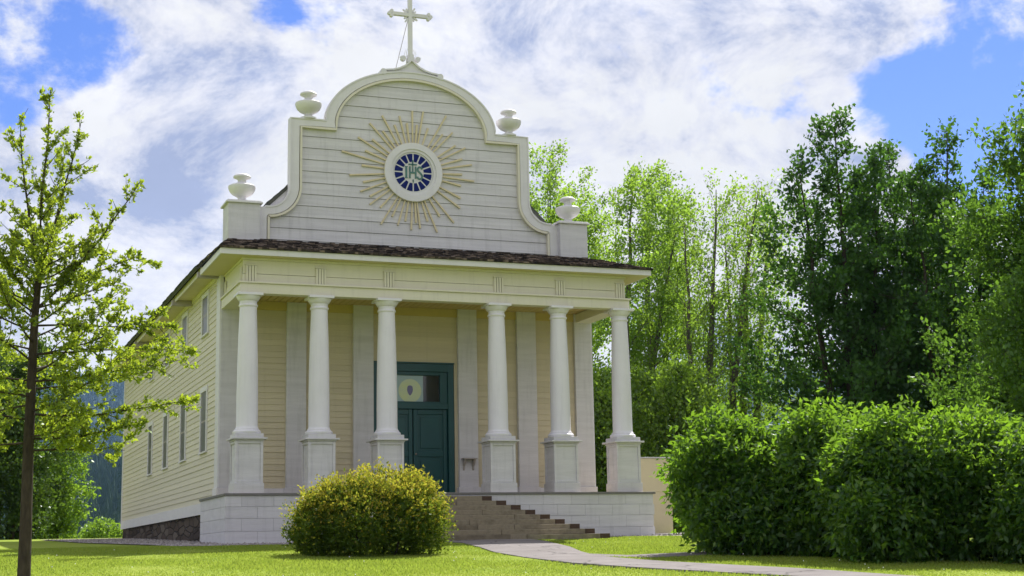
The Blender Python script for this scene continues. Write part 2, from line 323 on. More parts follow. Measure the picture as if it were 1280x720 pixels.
def ribbon(name, Lp, Rp, m, lift, kind='structure', thick=.25):
    """walkable strip between two edge lines draped on the ground, with its own thickness"""
    k = 14; mb = MB(); vs = []
    def dens(P):
        out = []
        for i in range(len(P)-1):
            for t in np.linspace(0, 1, k, endpoint=False): out.append((P[i][0]+(P[i+1][0]-P[i][0])*t, P[i][1]+(P[i+1][1]-P[i][1])*t))
        out.append(P[-1]); return out
    A, B = dens(Lp), dens(Rp); nx = 6
    for a, b in zip(A, B):
        for j in range(nx+1):
            t = j/nx; x, y = a[0]+(b[0]-a[0])*t, a[1]+(b[1]-a[1])*t; vs.append((x, y, g(x, y)+lift+.012*math.sin(math.pi*t)))
    n = nx+1; fs = [(i*n+j, (i+1)*n+j, (i+1)*n+j+1, i*n+j+1) for i in range(len(A)-1) for j in range(nx)]
    mb.add(vs, fs)
    for P in (A, B):
        vv = [(x, y, g(x, y)+lift) for x, y in P]+[(x, y, g(x, y)-thick) for x, y in P]; q = len(P)
        mb.add(vv, [(i, i+1, i+1+q, i+q) for i in range(q-1)])
    return tag(mb.build(name, m), kind=kind)
PATH_L = [(-1.15, -3.05), (-1.0, -4.4), (-1.45, -7.0), (-1.95, -9.3), (-2.15, -11.7), (-2.05, -13.95), (-1.58, -15.8), (-.92, -17.5), (-.3, -19.1), (.3, -21), (1.6, -25), (4, -30), (9, -36)]
PATH_R = [(1.35, -3.05), (1.25, -4.4), (.55, -7.6), (-.15, -9.9), (-.5, -11.4), (-.52, -12.6), (-.25, -14.2), (.35, -15.9), (.85, -17.2), (1.35, -19.6), (2.7, -23.5), (5, -28), (9.8, -34)]
ribbon('path', PATH_L, PATH_R, M['path'], .035)
ribbon('path', [(-.9, -11.2), (.2, -12.6), (2.1, -12.0), (6, -9.6), (12, -6), (24, -1)], [(-.55, -10.0), (.2, -11.5), (2.1, -10.9), (6, -8.4), (12, -4.8), (24, .2)], M['path'], .02)
PATHS = [PATH_L+PATH_R[::-1], [(-.9, -11.2), (.2, -12.6), (2.1, -12.0), (6, -9.6), (12, -6), (12, -4.8), (6, -8.4), (2.1, -10.9), (.2, -11.5), (-.55, -10.0)]]
# gravel beds along the foundation
GR1 = [(-5.7, 28), (-9.2, 27.5), (-9.0, 10), (-7.9, -2.2), (-7.4, -2.9), (-4.4, -2.9), (-4.3, -.3), (-5.7, .5)]
GR2 = [(3.75, -.3), (3.8, -1.4), (6.6, -1.6), (8.6, -1.2), (9.2, .5), (9.2, 2.9), (6.0, 2.9)]
def sheet(name, poly, m, lift, step=.6):
    """flat draped sheet: fan grid clipped to a polygon"""
    import bmesh
    bm = bmesh.new(); xs = [p[0] for p in poly]; ys = [p[1] for p in poly]
    f = bm.faces.new([bm.verts.new((x, y, 0)) for x, y in poly])
    for axis, lo, hi in ((0, min(xs), max(xs)), (1, min(ys), max(ys))):
        c = lo+step
        while c < hi:
            no = Vector((1, 0, 0)) if axis == 0 else Vector((0, 1, 0))
            bmesh.ops.bisect_plane(bm, geom=bm.verts[:]+bm.edges[:]+bm.faces[:], plane_co=no*c, plane_no=no); c += step
    for v in bm.verts: v.co.z = g(v.co.x, v.co.y)+lift
    bmesh.ops.recalc_face_normals(bm, faces=bm.faces)
    me = bpy.data.meshes.new(name); bm.to_mesh(me); bm.free(); me.materials.append(m)
    if me.polygons[0].normal.z < 0: me.flip_normals()
    o = bpy.data.objects.new(name, me); COL.objects.link(o); return tag(o, kind='structure')
sheet('gravel_bed', GR1, M['gravel'], .022); sheet('gravel_bed', GR2, M['gravel_pale'], .022)
sheet('path', [(7.0, -.6), (20, 1.5), (20, 4.5), (9.2, 3.2), (7.0, 2.2)], M['path'], .05, 1.5)
# ------------------------------------------------------------------ pebbles and grass (uncountable)
def pebbles():
    rs = np.random.RandomState(5); V = []; mb = MB(); cnt = 0
    while cnt < 2600:
        p = GR1 if rs.rand() < .72 else GR2; xs = [q[0] for q in p]; ys = [q[1] for q in p]
        x = rs.uniform(min(xs), max(xs)); y = rs.uniform(min(ys), max(ys)) if p is GR2 else rs.uniform(-2.9, 24)
        if not poly_inside(np.array([x]), np.array([y]), p)[0]: continue
        r = rs.uniform(.02, .05); z = g(x, y)+.02; a = rs.uniform(0, 3)
        vs = []
        for k in range(5): vs.append((x+r*rs.uniform(.8, 1.3)*math.cos(a+k*1.257), y+r*rs.uniform(.8, 1.3)*math.sin(a+k*1.257), z))
        vs.append((x+rs.uniform(-.3, .3)*r, y+rs.uniform(-.3, .3)*r, z+r*rs.uniform(.6, 1.1)))
        mb.add(vs, [(k, (k+1) % 5, 5) for k in range(5)]); cnt += 1
    tag(mb.build('gravel_stones', M['pebble']), kind='stuff')
pebbles()
def grass():
    rs = np.random.RandomState(2); n = 300000
    x = rs.uniform(-17, 8, n); y = -28+26.5*rs.rand(n)**.9
    # view wedge plus margin
    dx, dy = x-CAM.x, y-CAM.y; ang = np.degrees(np.arctan2(dx, dy)); keep = (ang > -4) & (ang < 48)
    for p in PATHS: keep &= ~poly_inside(x, y, p)
    for p in (GR1, GR2): keep &= ~poly_inside(x, y, p)
    keep &= ~((np.abs(x) < 3.8) & (y > -3.1))
    x, y = x[keep], y[keep]; n = len(x); z = np.array([g(a, b) for a, b in zip(x, y)])
    dens = np.sin(x*1.3+2*np.sin(y*.7))*np.sin(y*1.1+1.5*np.sin(x*.5))
    h = (.022+.018*rs.rand(n))*(1+.25*dens); w = .007+.008*rs.rand(n); a = rs.uniform(0, 6.283, n); b = rs.uniform(0, 6.283, n); lean = h*rs.uniform(.1, .8, n)
    V = np.zeros((n, 4, 3)); ca, sa = np.cos(a), np.sin(a)
    V[:, 0] = np.stack([x-ca*w, y-sa*w, z-.01], 1); V[:, 1] = np.stack([x+ca*w, y+sa*w, z-.01], 1)
    V[:, 2] = np.stack([x+ca*w*.5+np.cos(b)*lean, y+sa*w*.5+np.sin(b)*lean, z+h], 1); V[:, 3] = np.stack([x-ca*w*.3+np.cos(b)*lean, y-sa*w*.3+np.sin(b)*lean, z+h*.97], 1)
    tag(quads_obj('grass', V, M['blade']), kind='stuff')
    m = 70; x = rs.uniform(-13, 4, m); y = rs.uniform(-24, -5, m); ok = np.ones(m, bool)
    for p in PATHS: ok &= ~poly_inside(x, y, p)
    mb = MB()
    for a, b in zip(x[ok], y[ok]):
        z0 = g(a, b)+.07; r = .013; mb.add([(a-r, b, z0), (a, b-r, z0), (a+r, b, z0), (a, b+r, z0), (a, b, z0+.02)], [(0, 1, 4), (1, 2, 4), (2, 3, 4), (3, 0, 4)])
    tag(mb.build('clover_flowers', M['clover']), kind='stuff')
grass()
def patchy(m):
    t = m.node_tree; d = [n for n in t.nodes if n.type == 'BSDF_DIFFUSE'][0]; r = d.inputs[0].links[0].from_socket
    co = t.nodes.new('ShaderNodeTexCoord'); n = t.nodes.new('ShaderNodeTexNoise'); n.inputs['Scale'].default_value = .8; n.inputs['Detail'].default_value = 7; n.inputs['Roughness'].default_value = .7; t.links.new(co.outputs['Object'], n.inputs['Vector'])
    q = t.nodes.new('ShaderNodeMapRange'); t.links.new(n.outputs['Fac'], q.inputs[0]); q.inputs[1].default_value = .46; q.inputs[2].default_value = .68
    mx = t.nodes.new('ShaderNodeMix'); mx.data_type = 'RGBA'; t.links.new(q.outputs[0], mx.inputs[0]); t.links.new(r, mx.inputs[6]); mx.inputs[7].default_value = (.40, .33, .11, 1)
    mx2 = t.nodes.new('ShaderNodeMix'); mx2.data_type = 'RGBA'; mx2.inputs[0].default_value = .30; t.links.new(r, mx2.inputs[6]); t.links.new(mx.outputs[2], mx2.inputs[7]); t.links.new(mx2.outputs[2], d.inputs[0])
patchy(M['blade'])

# ------------------------------------------------------------------ distant hills with conifer forest
def hill_z(az, t, near):      # az degrees clockwise from +Y, t 0..1 from foot to crest
    if near: H = 120+16*math.sin(az*.11+1)+9*math.sin(az*.37)+4*math.sin(az*1.1)
    else: H = 540+60*math.sin(az*.06+.5)+30*math.sin(az*.21)+14*math.sin(az*.7)
    return -12+H*(t**1.15)
def build_hill(name, d0, d1, near, m):
    mb = MB(); A = list(range(-80, 82, 1)); T = [i/10 for i in range(11)]+[1.3]
    vs = []
    for a in A:
        for t in T:
            d = d0+(d1-d0)*t; z = hill_z(a, min(t, 1), near)-(40 if t > 1 else 0); vs.append((d*math.sin(R(a)), d*math.cos(R(a)), z))
    n = len(T); mb.add(vs, [(i*n+j, i*n+j+1, (i+1)*n+j+1, (i+1)*n+j) for i in range(len(A)-1) for j in range(n-1)])
    tag(mb.build(name, m, smooth=True), kind='structure')
build_hill('hills', 900, 2000, True, M['hill']); build_hill('hills', 2900, 5000, False, M['hill'])
def forest(name, d0, d1, near, cnt, hs, seed):
    rs = random.Random(seed); mb = MB()
    for i in range(cnt):
        a = rs.uniform(-1, 11) if rs.random() < .6 else rs.uniform(-25, 60)
        t = rs.random(); d = d0+(d1-d0)*t; x, y = d*math.sin(R(a)), d*math.cos(R(a)); z = hill_z(a, t, near)-2; h = rs.uniform(*hs); w = h*rs.uniform(.14, .22); k = 5; p = rs.uniform(0, 2)
        for q, (zb, zt, ww) in enumerate(((.05, .5, 1), (.3, .78, .72), (.6, 1, .42))):
            vs = [(x+w*ww*rs.uniform(.7, 1.2)*math.cos(p+j*6.283/k), y+w*ww*rs.uniform(.7, 1.2)*math.sin(p+j*6.283/k), z+h*zb) for j in range(k)]+[(x, y, z+h*zt)]
            mb.add(vs, [(j, (j+1) % k, k) for j in range(k)])
    tag(mb.build(name, M['lconifer']), kind='stuff')
# thin valley air round everything
hz = bpy.data.materials.new('valley_air'); hz.use_nodes = True; ht = hz.node_tree; ht.nodes.clear()
hv = ht.nodes.new('ShaderNodeVolumePrincipled'); hv.inputs['Color'].default_value = (.34, .56, 1.0, 1); hv.inputs['Density'].default_value = .00004; hv.inputs['Anisotropy'].default_value = .1
hm = ht.nodes.new('ShaderNodeOutputMaterial'); ht.links.new(hv.outputs[0], hm.inputs['Volume'])
mb = MB(); mb.box(-6200, 6200, -400, 6200, -75, 760); tag(mb.build('haze', hz), kind='stuff')
forest('forest', 850, 2000, True, 8000, (14, 27), 3); forest('forest', 2900, 5000, False, 6000, (22, 40), 4)
# ------------------------------------------------------------------ the church
church = thing('church', (0, 0, -1.26), 'cream clapboard church with columned porch, curved white false front and a cross on top', 'church')
church.location = (0, 0, 0)
def part(mb, name, m, parent=None, **k): return mb.build(name, m, parent or church, **k)
FY = 2.96
# -- foundation and body walls
mb = MB()
for s in (-1, 1): mb.box(min(s*5.80, s*5.5), max(s*5.80, s*5.5), 3.0, 26.9, -1.6, -.35)
mb.box(-5.5, 5.5, 26.6, 26.9, -1.6, -.35)
part(mb, 'foundation', M['stone'])
def siding(mb, axis, fixed, out, a0, a1, z0, z1, pitch=.1735, lap=.022, th=.012):
    """lap siding: each board leans out at its lower edge, real shadow gap under every butt"""
    n = max(1, round((z1-z0)/pitch)); p = (z1-z0)/n
    for i in range(n):
        zb = z0+i*p; zt = zb+p
        j = .002*((i*7919) % 5-2)
        o0, o1 = fixed+out*(lap+j), fixed+out*.002
        if axis == 'x': P = lambda d, a, z: (d, a, z)
        else: P = lambda d, a, z: (a, d, z)
        mb.add([P(o0, a0, zb), P(o0, a1, zb), P(o1, a1, zt+.004), P(o1, a0, zt+.004), P(fixed-out*.01, a0, zb), P(fixed-out*.01, a1, zb)], [(0, 1, 2, 3), (4, 5, 1, 0)])
for s in (-1, 1):
    mb = MB(); siding(mb, 'x', s*5.84, s, 2.98, 26.98, -.03, 6.5)
    mb.box(min(s*5.84, s*5.7), max(s*5.84, s*5.7), 2.98, 26.98, -.36, 6.75)
    w = part(mb, 'side_wall', M['cream'])
    t = MB(); t.box(min(s*5.80, s*5.885), max(s*5.80, s*5.885), 3.0, 27.0, -.375, -.034); part(t, 'skirt_board', M['white'], w)
    t = MB(); t.box(min(s*5.80, s*5.89), max(s*5.80, s*5.89), 2.985, 27.0, 6.47, 6.74); part(t, 'frieze_board', M['cornice'], w)
    t = MB(); t.box(min(s*5.8, s*5.88), max(s*5.8, s*5.88), 26.75, 27.02, -.033, 6.468); part(t, 'corner_board', M['white'], w)
    # corner pilaster seen from the side
    t = MB(); t.box(min(s*5.80, s*5.905), max(s*5.80, s*5.905), 2.845, 3.42, .30, 6.465); t.box(min(s*5.80, s*5.94), max(s*5.80, s*5.94), 2.81, 3.46, -.028, .297); part(t, 'corner_board', M['white'], w, bevel=.006)
mb = MB(); siding(mb, 'y', 26.98, 1, -5.84, 5.84, -.03, 6.5); mb.prism_xz([(-5.84, -.36), (5.84, -.36), (5.84, 6.72), (0, 12.9), (-5.84, 6.72)], 26.8, 26.97)
part(mb, 'back_wall', M['cream'])
# facade wall behind the porch
mb = MB(); mb.box(-5.79, -1.30, FY, FY+.15, 0, 6.4); mb.box(1.30, 5.79, FY, FY+.15, 0, 6.4); mb.box(-1.30, 1.30, FY, FY+.15, 4.05, 6.4)
for x0, x1 in ((-5.25, -3.92), (-3.35, -1.9), (2.0, 3.35), (3.97, 5.3)): siding(mb, 'y', FY, -1, x0, x1, .28, 5.5)
siding(mb, 'y', FY, -1, -1.30, 1.42, 4.06, 5.5, .16, .010)
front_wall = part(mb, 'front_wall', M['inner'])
t = MB(); t.box(-5.3, 5.3, FY-.055, FY-.003, 5.503, 5.748); part(t, 'frieze_board', M['ceil'], front_wall)
for x0, x1 in ((-5.25, -3.93), (-3.34, -1.91), (2.01, 3.34), (3.98, 5.29)):
    t = MB(); t.box(x0, x1, FY-.06, FY-.004, .004, .275); part(t, 'baseboard', M['white'], front_wall)
for x0, x1 in ((-5.86, -5.25), (-3.92, -3.34), (-1.9, -1.285), (1.40, 2.01), (3.345, 3.975), (5.295, 5.86)):
    p = MB(); p.box(x0, x1, FY-.135, FY+.02, .30, 5.748); p.box(x0-.045, x1+.045, FY-.18, FY+.02, .003, .297)
    part(p, 'pilaster', M['white2'], bevel=.006)
# -- windows in the long side walls
for s in (-1, 1):
    for k in range(4 if s < 0 else 6):
        for z0, z1 in ((1.52, 3.33), (5.12, 6.27)):
            yc = 5.62+4.105*k; w_ = .50; X = s*5.84
            lo, hi = (X-.055, X+.03) if s < 0 else (X-.03, X+.055)
            f = MB()
            f.box(lo, hi, yc-w_-.13, yc-w_, z0-.02, z1+.0); f.box(lo, hi, yc+w_, yc+w_+.13, z0-.02, z1)
            f.box(lo, hi, yc-w_-.15, yc+w_+.15, z1+.001, z1+.15)
            f.box(lo-(.03 if s < 0 else 0), hi+(.03 if s > 0 else 0), yc-w_-.16, yc+w_+.16, z0-.07, z0-.021)
            fo = part(f, 'window', M['white'], bevel=.004)
            p = MB(); px = X-s*.0-.0
            p.box(min(X+s*.026, X+s*.01), max(X+s*.026, X+s*.01), yc-w_, yc+w_, z0-.02, z1); part(p, 'pane', M['screen'], fo)
            b = MB(); xb = X+s*.032
            b.box(min(xb, xb-s*.004), max(xb, xb-s*.004), yc-w_, yc+w_, (z0+z1)/2-.025, (z0+z1)/2+.025); part(b, 'sash_bar', M['bracket'], fo)
# -- podium with coursed boards and dark edged floor
mb = MB(); mb.box(-6.235, 6.235, -.475, 3.5, -1.6, -.075)
rows = [(-1.34, -1.008), (-1.001, -.671), (-.664, -.362), (-.355, -.066)]
for i, (z0, z1) in enumerate(rows):
    off = .86*(.5 if i % 2 else 0); x = -6.26+off-.86
    while x < 6.26:
        a, b = max(-6.26, x+.002), min(6.26, x+.858)
        if b-a > .05: mb.box(a, b, -.5, -.442, z0, z1)
        x += .86
    for s in (-1, 1): mb.box(min(s*6.26, s*6.203), max(s*6.26, s*6.203), -.44, 3.52, z0, z1)
part(mb, 'podium', M['white2'], bevel=.003)
mb = MB(); mb.box(-6.22, 6.22, -.46, 3.55, -.064, -.003); pf = part(mb, 'porch_floor', M['floor'])
mb = MB(); mb.box(-6.30, 6.30, -.54, -.462, -.065, -.002)
for s in (-1, 1): mb.box(min(s*6.30, s*6.222), max(s*6.30, s*6.222), -.460, 3.55, -.065, -.002)
part(mb, 'floor_nosing', M['nosing'], pf, bevel=.005)
# -- columns on panelled pedestals
CX = (-5.6, -3.61, -1.66, 1.66, 3.61, 5.6); CYc = .1
shaft_prof = [(.37, 1.605), (.385, 1.63), (.385, 1.67), (.36, 1.70), (.335, 1.71), (.335, 1.735), (.305, 1.765), (.292, 1.82), (.290, 2.6), (.280, 3.4), (.262, 4.2), (.236, 4.95), (.234, 5.08), (.255, 5.10), (.262, 5.125), (.255, 5.15), (.236, 5.165), (.238, 5.25), (.27, 5.265), (.29, 5.30), (.33, 5.36), (.335, 5.385)]
def column(x):
    c = MB(); c.lathe(shaft_prof, (x, CYc, 0), 48); co = c.build('column', M['column'], church, smooth=True)
    a = MB(); a.box(x-.35, x+.35, CYc-.35, CYc+.35, 5.386, 5.456); part(a, 'abacus', M['column'], co, bevel=.008)
    p = MB(); p.box(x-.405, x+.405, CYc-.405, CYc+.405, .0, .275); p.box(x-.345, x+.345, CYc-.345, CYc+.345, .276, 1.40)
    for s in (-1, 1):                                      # raised stiles and rails round a sunk panel
        for q in (-1, 1):
            yy = sorted((CYc+s*.3455, CYc+s*.380)); u = sorted((x+q*.378, x+q*.305)); p.box(*u, *yy, .276, 1.40)
            xx = sorted((x+s*.3455, x+s*.380)); u = sorted((CYc+q*.36, CYc+q*.305)); p.box(*xx, *u, .276, 1.40)
        yy = sorted((CYc+s*.346, CYc+s*.379)); p.box(x-.304, x+.304, *yy, 1.33, 1.399); p.box(x-.304, x+.304, *yy, .277, .345)
        xx = sorted((x+s*.346, x+s*.379)); p.box(*xx, CYc-.304, CYc+.304, 1.33, 1.399); p.box(*xx, CYc-.304, CYc+.304, .277, .345)
    p.box(x-.40, x+.40, CYc-.40, CYc+.40, 1.401, 1.445); p.box(x-.475, x+.475, CYc-.475, CYc+.475, 1.446, 1.492); p.box(x-.385, x+.385, CYc-.385, CYc+.385, 1.493, 1.604)
    part(p, 'pedestal', M['white2'], co, bevel=.007)
for x in CX: column(x)
# -- entablature
mb = MB(); mb.box(-5.86, 5.86, -.10, .24, 5.458, 5.73)
for s in (-1, 1): mb.box(min(s*5.86, s*5.34), max(s*5.86, s*5.36), .243, 2.84, 5.459, 5.729)
part(mb, 'architrave', M['cornice'], bevel=.006)
mb = MB(); mb.box(-5.91, 5.91, -.15, .30, 5.732, 5.782)
for s in (-1, 1): mb.box(min(s*5.91, s*5.4), max(s*5.91, s*5.4), .303, 2.85, 5.733, 5.781)
part(mb, 'fillet', M['cornice'], bevel=.008)
mb = MB()
for z0, z1, d in ((5.784, 6.014, .012), (6.026, 6.40, 0)):
    mb.box(-5.77-d, 5.77+d, .03-d, .35, z0, z1)
    for s in (-1, 1): mb.box(min(s*(5.77+d), s*5.4), max(s*(5.77+d), s*5.4), .353, 2.84, z0, z1)
mb.box(-5.80, 5.80, -.02, .35, 6.402, 6.468)
for s in (-1, 1): mb.box(min(s*5.80, s*5.4), max(s*5.80, s*5.4), .352, 2.84, 6.402, 6.468)
frieze = part(mb, 'frieze', M['cornice'], bevel=.004)
for x in (-5.55, -3.59, -1.61, 1.71, 3.66, 5.61):
    t = MB(); w_ = .145; yf = .018
    t.box(x-w_, x+w_, yf-.006, yf+.02, 5.80, 6.245)
    for q in range(4):
        a = x-w_+q*.0775; t.box(a, a+.0575, yf-.055, yf-.0065, 5.805, 6.24)
    t.box(x-w_-.02, x+w_+.02, yf-.062, yf+.02, 6.247, 6.272)
    part(t, 'triglyph', M['cornice'], frieze)
    if abs(x) > 5: 
        s = -1 if x < 0 else 1
        for yc in (.25, 2.62):
            t = MB()
            for q in range(4): t.box(min(s*5.784, s*5.81), max(s*5.784, s*5.81), yc-.13+q*.068, yc-.08+q*.068, 5.815, 6.23)
            part(t, 'triglyph', M['cornice'], frieze)
# soffit and fascia
mb = MB(); mb.box(-6.43, 6.43, -.37, 3.0, 6.470, 6.50); part(mb, 'soffit', M['soffit'])
mb = MB(); mb.box(-6.47, 6.47, -.41, -.372, 6.462, 6.625)
for s in (-1, 1): mb.box(min(s*6.47, s*6.432), max(s*6.47, s*6.432), -.370, 2.98, 6.462, 6.625)
part(mb, 'fascia', M['white'], bevel=.004)
# porch ceiling boards
mb = MB(); x = -5.35
while x < 5.32:
    mb.box(x, min(x+.172, 5.355), .25, 2.90, 5.750, 5.775); x += .2
pc = part(mb, 'porch_ceiling', M['ceil'])
mb = MB(); mb.box(-5.355, 5.355, .245, 2.95, 5.778, 5.779); part(mb, 'ceiling_backing', M['dark'], pc)
# -- door
mb = MB(); dz_ = 4.04
for s in (-1, 1): mb.box(min(s*1.28, s*1.10), max(s*1.28, s*1.10), FY-.02, FY+.30, .004, dz_)
mb.box(-1.098, 1.098, FY-.015, FY+.30, 3.80, dz_-.002); mb.box(-1.098, 1.098, FY+.0, FY+.30, 2.66, 2.84)
mb.box(-1.098, -.90, FY+.04, FY+.28, 2.842, 3.798); mb.box(.86, 1.098, FY+.04, FY+.28, 2.842, 3.798)
mb.box(-.898, .858, FY+.04, FY+.28, 2.842, 2.885); mb.box(-.898, .858, FY+.04, FY+.28, 3.69, 3.797)
mb.box(-1.30, 1.30, FY-.06, FY-.022, 4.04, 4.08)
door = part(mb, 'door', M['teal'], bevel=.006)
t = MB(); t.box(-.896, .856, FY+.13, FY+.145, 2.887, 3.688); part(t, 'transom_glass', M['glass'], door)
t = MB(); t.box(-.896, .34, FY+.112, FY+.126, 2.89, 3.685); part(t, 'painted_panel', M['bluepanel'], door)
t = MB(); n = 40; t.prism_xz([(-.08+.36*math.cos(2*math.pi*k/n), 3.215+.36*math.sin(2*math.pi*k/n)) for k in range(n)], FY+.104, FY+.111); part(t, 'painted_disc', M['disc'], door)
t = MB(); t.prism_xz([(-.08+.085*math.sin(a)*(1-.45*math.cos(a)), 3.20-.13*math.cos(a)+.05*(math.cos(a) < -.6)) for a in np.linspace(0, 2*math.pi, 17)[:-1]], FY+.098, FY+.1035); part(t, 'painted_flame', M['flame'], door)
for s in (-1, 1):
    l = MB(); c0, c1 = sorted((s*.015, s*1.09))
    l.box(c0, c1, FY+.12, FY+.17, .01, 2.655)
    st = [(c0, c0+.13), (c1-.13, c1)]
    for a, b in st: l.box(a, b, FY+.075, FY+.119, .01, 2.655)
    for z0, z1 in ((.01, .25), (1.22, 1.38), (2.50, 2.655)): l.box(c0+.131, c1-.131, FY+.078, FY+.119, z0, z1)
    for z0, z1 in ((.34, 1.13), (1.47, 2.41)): l.box(c0+.22, c1-.22, FY+.092, FY+.119, z0, z1)
    lo = part(l, 'door_leaf', M['teal'], door, bevel=.012)
    if s > 0:
        h = MB(); h.lathe([(.012, 0), (.03, .01), (.034, .03), (.02, .05), (.004, .055)], (0, 0, 0), 16)
        ho = part(h, 'handle', M['metal'], lo, smooth=True); ho.rotation_euler = (R(90), 0, 0); ho.location = (.08, FY+.074, 1.3)
# little shelf on the pilaster beside the door
t = MB(); t.box(1.455, 1.90, FY-.36, FY-.137, 1.13, 1.165)
for x in (1.50, 1.80): t.add([(x, FY-.137, 1.129), (x, FY-.33, 1.129), (x, FY-.28, 1.03), (x, FY-.17, .93), (x, FY-.16, .82), (x, FY-.137, .80), (x+.06, FY-.137, 1.129), (x+.06, FY-.33, 1.129), (x+.06, FY-.28, 1.03), (x+.06, FY-.17, .93), (x+.06, FY-.16, .82), (x+.06, FY-.137, .80)], [(0, 1, 2, 3, 4, 5), (11, 10, 9, 8, 7, 6)]+[(i, (i+1) % 6, (i+1) % 6+6, i+6) for i in range(6)])
part(t, 'wall_shelf', M['bracket'], bevel=.004)
# -- false front
def ell(cx, cz, rx, rz, a0, a1, n): return [(cx+rx*math.cos(R(a0+(a1-a0)*i/n)), cz+rz*math.sin(R(a0+(a1-a0)*i/n))) for i in range(n+1)]
def half(o):
    """right half outline from the foot to the crown; o = 0 outer edge, 1 inner edge"""
    if o == 0: P = [(4.815, 7.0), (4.815, 8.61), (4.60, 8.615)]+ell(4.50, 9.30, .66, .685, 270, 180, 12)+[(3.84, 10.6), (3.84, 11.42), (3.3, 11.42), (2.74, 11.42)]+ell(0, 11.42, 2.74, 1.79, 0, 90, 26)[1:]
    else: P = [(4.49, 7.0), (4.49, 8.33), (4.485, 8.332)]+ell(4.49, 9.30, .97, .968, 270, 180, 12)+[(3.52, 10.4), (3.52, 11.17), (3.0, 11.17), (2.43, 11.17)]+ell(0, 11.30, 2.43, 1.67, 0, 90, 26)[1:]
    return P
def shrink(P, d):
    out = []
    for i, (x, z) in enumerate(P):
        a = Vector(P[max(i-1, 0)]); b = Vector(P[min(i+1, len(P)-1)]); t = (b-a); n = Vector((-t.y, t.x)).normalized(); out.append((x+n.x*d, z+n.y*d))
    return out
def full(o): h_ = half(o); return h_+[(-x, z) for x, z in h_[-2::-1]]
YF = FY
outer, inner = full(0), full(1)
mb = MB(); mb.prism_xz(outer, YF+.05, YF+.16); mb.prism_xz(shrink(outer, .05), YF+.030, YF+.048, 1)
def wz(z):
    P = [p for p in half(1)]; best = 0
    for (x0, z0), (x1, z1) in zip(P, P[1:]):
        if (z0 <= z <= z1 or z1 <= z <= z0) and z0 != z1: best = max(best, x0+(x1-x0)*(z-z0)/(z1-z0))
    return best
z = 7.30; 
while z < 12.95:
    zt = min(z+.362, 13.0); k = 8
    for i in range(k):
        a = z+(zt-.010-z)*i/k; b = z+(zt-.010-z)*(i+1)/k; wa, wb = min(wz(a)+.12, 4.7), min(wz(b)+.12, 4.7)
        if wz(b) <= 0: continue
        ya = YF+.004+.020*i/k; yb = YF+.004+.020*(i+1)/k
        mb.add([(-wa, ya, a), (wa, ya, a), (wb, yb, b), (-wb, yb, b)], [(0, 1, 2, 3)])
        if i == 0: mb.add([(-wa, YF+.03, a), (wa, YF+.03, a), (wa, ya, a), (-wa, ya, a)], [(0, 1, 2, 3)])
    z += .362
ff = part(mb, 'false_front', [M['white2'], M['dark']])
mb = MB(); mb.band_xz(outer, shrink(inner, -.058), YF-.10, YF+.20); part(mb, 'front_moulding', M['white'], ff, bevel=.006)
mb = MB(); mb.band_xz(shrink(inner, -.040), shrink(inner, .03), YF-.12, YF+.02); part(mb, 'moulding_bead', M['cornice'], ff)
mb = MB(); o2 = outer[2:-2]; mb.band_xz(shrink(o2, -.035), shrink(o2, .012), YF-.125, YF+.188); part(mb, 'moulding_cap', M['white'], ff)
# gable wall behind the false front, vertical boards
mb = MB(); mb.prism_xz([(-5.8, 6.5), (5.8, 6.5), (5.8, 7.40), (0, 13.07), (-5.8, 7.40)], 3.15, 3.30)
for i in range(-19, 20):
    x = i*.3; zt = 13.0-abs(x)*.977-.05
    if zt > 7.2: mb.box(x-.02, x+.02, 3.128, 3.1495, 6.9, zt)
part(mb, 'gable_wall', M['white2'])
# end blocks with urns
UR = [(.26, 0), (.26, .05), (.20, .075), (.145, .095), (.12, .13), (.125, .17), (.18, .195), (.28, .25), (.35, .32), (.39, .40), (.405, .455), (.405, .505), (.385, .52), (.36, .535), (.27, .57), (.17, .60), (.13, .63), (.12, .68), (.135, .71), (.19, .745), (.25, .765), (.262, .79), (.25, .825), (.19, .865), (.10, .89), (.0, .895)]
def urn(x, y, z): u = MB(); u.lathe(UR, (x, y, z), 32); u.build('urn', M['creamw'] if False else M['white'], church, smooth=True)
for s in (-1, 1):
    b = MB(); c0, c1 = sorted((s*4.80, s*5.74)); b.box(c0, c1, 2.61, 3.50, 6.9, 8.62); bo = part(b, 'end_block', M['white2'], bevel=.006)
    t = MB(); t.box(c0-.07, c1+.07, 2.54, 3.57, 8.622, 8.675); t.box(c0-.03, c1+.03, 2.58, 3.53, 8.676, 8.71); part(t, 'block_cap', M['white'], bo, bevel=.006)
    urn(s*5.27, 3.05, 8.712); urn(s*3.27, 3.02, 11.452)
# crowning piece, cross and guy wire
up = [(-1.0, 13.02), (-1.03, 13.12), (-.98, 13.22), (-.86, 13.27), (-.62, 13.30), (-.42, 13.36), (-.25, 13.45), (-.12, 13.56), (0, 13.66), (.12, 13.56), (.25, 13.45), (.42, 13.36), (.62, 13.30), (.86, 13.27), (.98, 13.22), (1.03, 13.12), (1.0, 13.02), (.5, 13.12), (0, 13.15), (-.5, 13.12)]
mb = MB(); mb.prism_xz(up, YF-.02, YF+.20); cap_ = part(mb, 'crown_piece', M['white'], bevel=.01)
mb = MB(); top_ = up[2:15]; mb.band_xz(top_, shrink(top_, -.05), YF-.10, YF+.26)
mb.prism_xz(ell(-.93, 13.17, .10, .10, 0, 340, 16), YF-.12, YF+.24); mb.prism_xz(ell(.93, 13.17, .10, .10, 0, 340, 16), YF-.12, YF+.24)
part(mb, 'crown_moulding', M['white'], cap_)
mb = MB(); yc = YF+.09
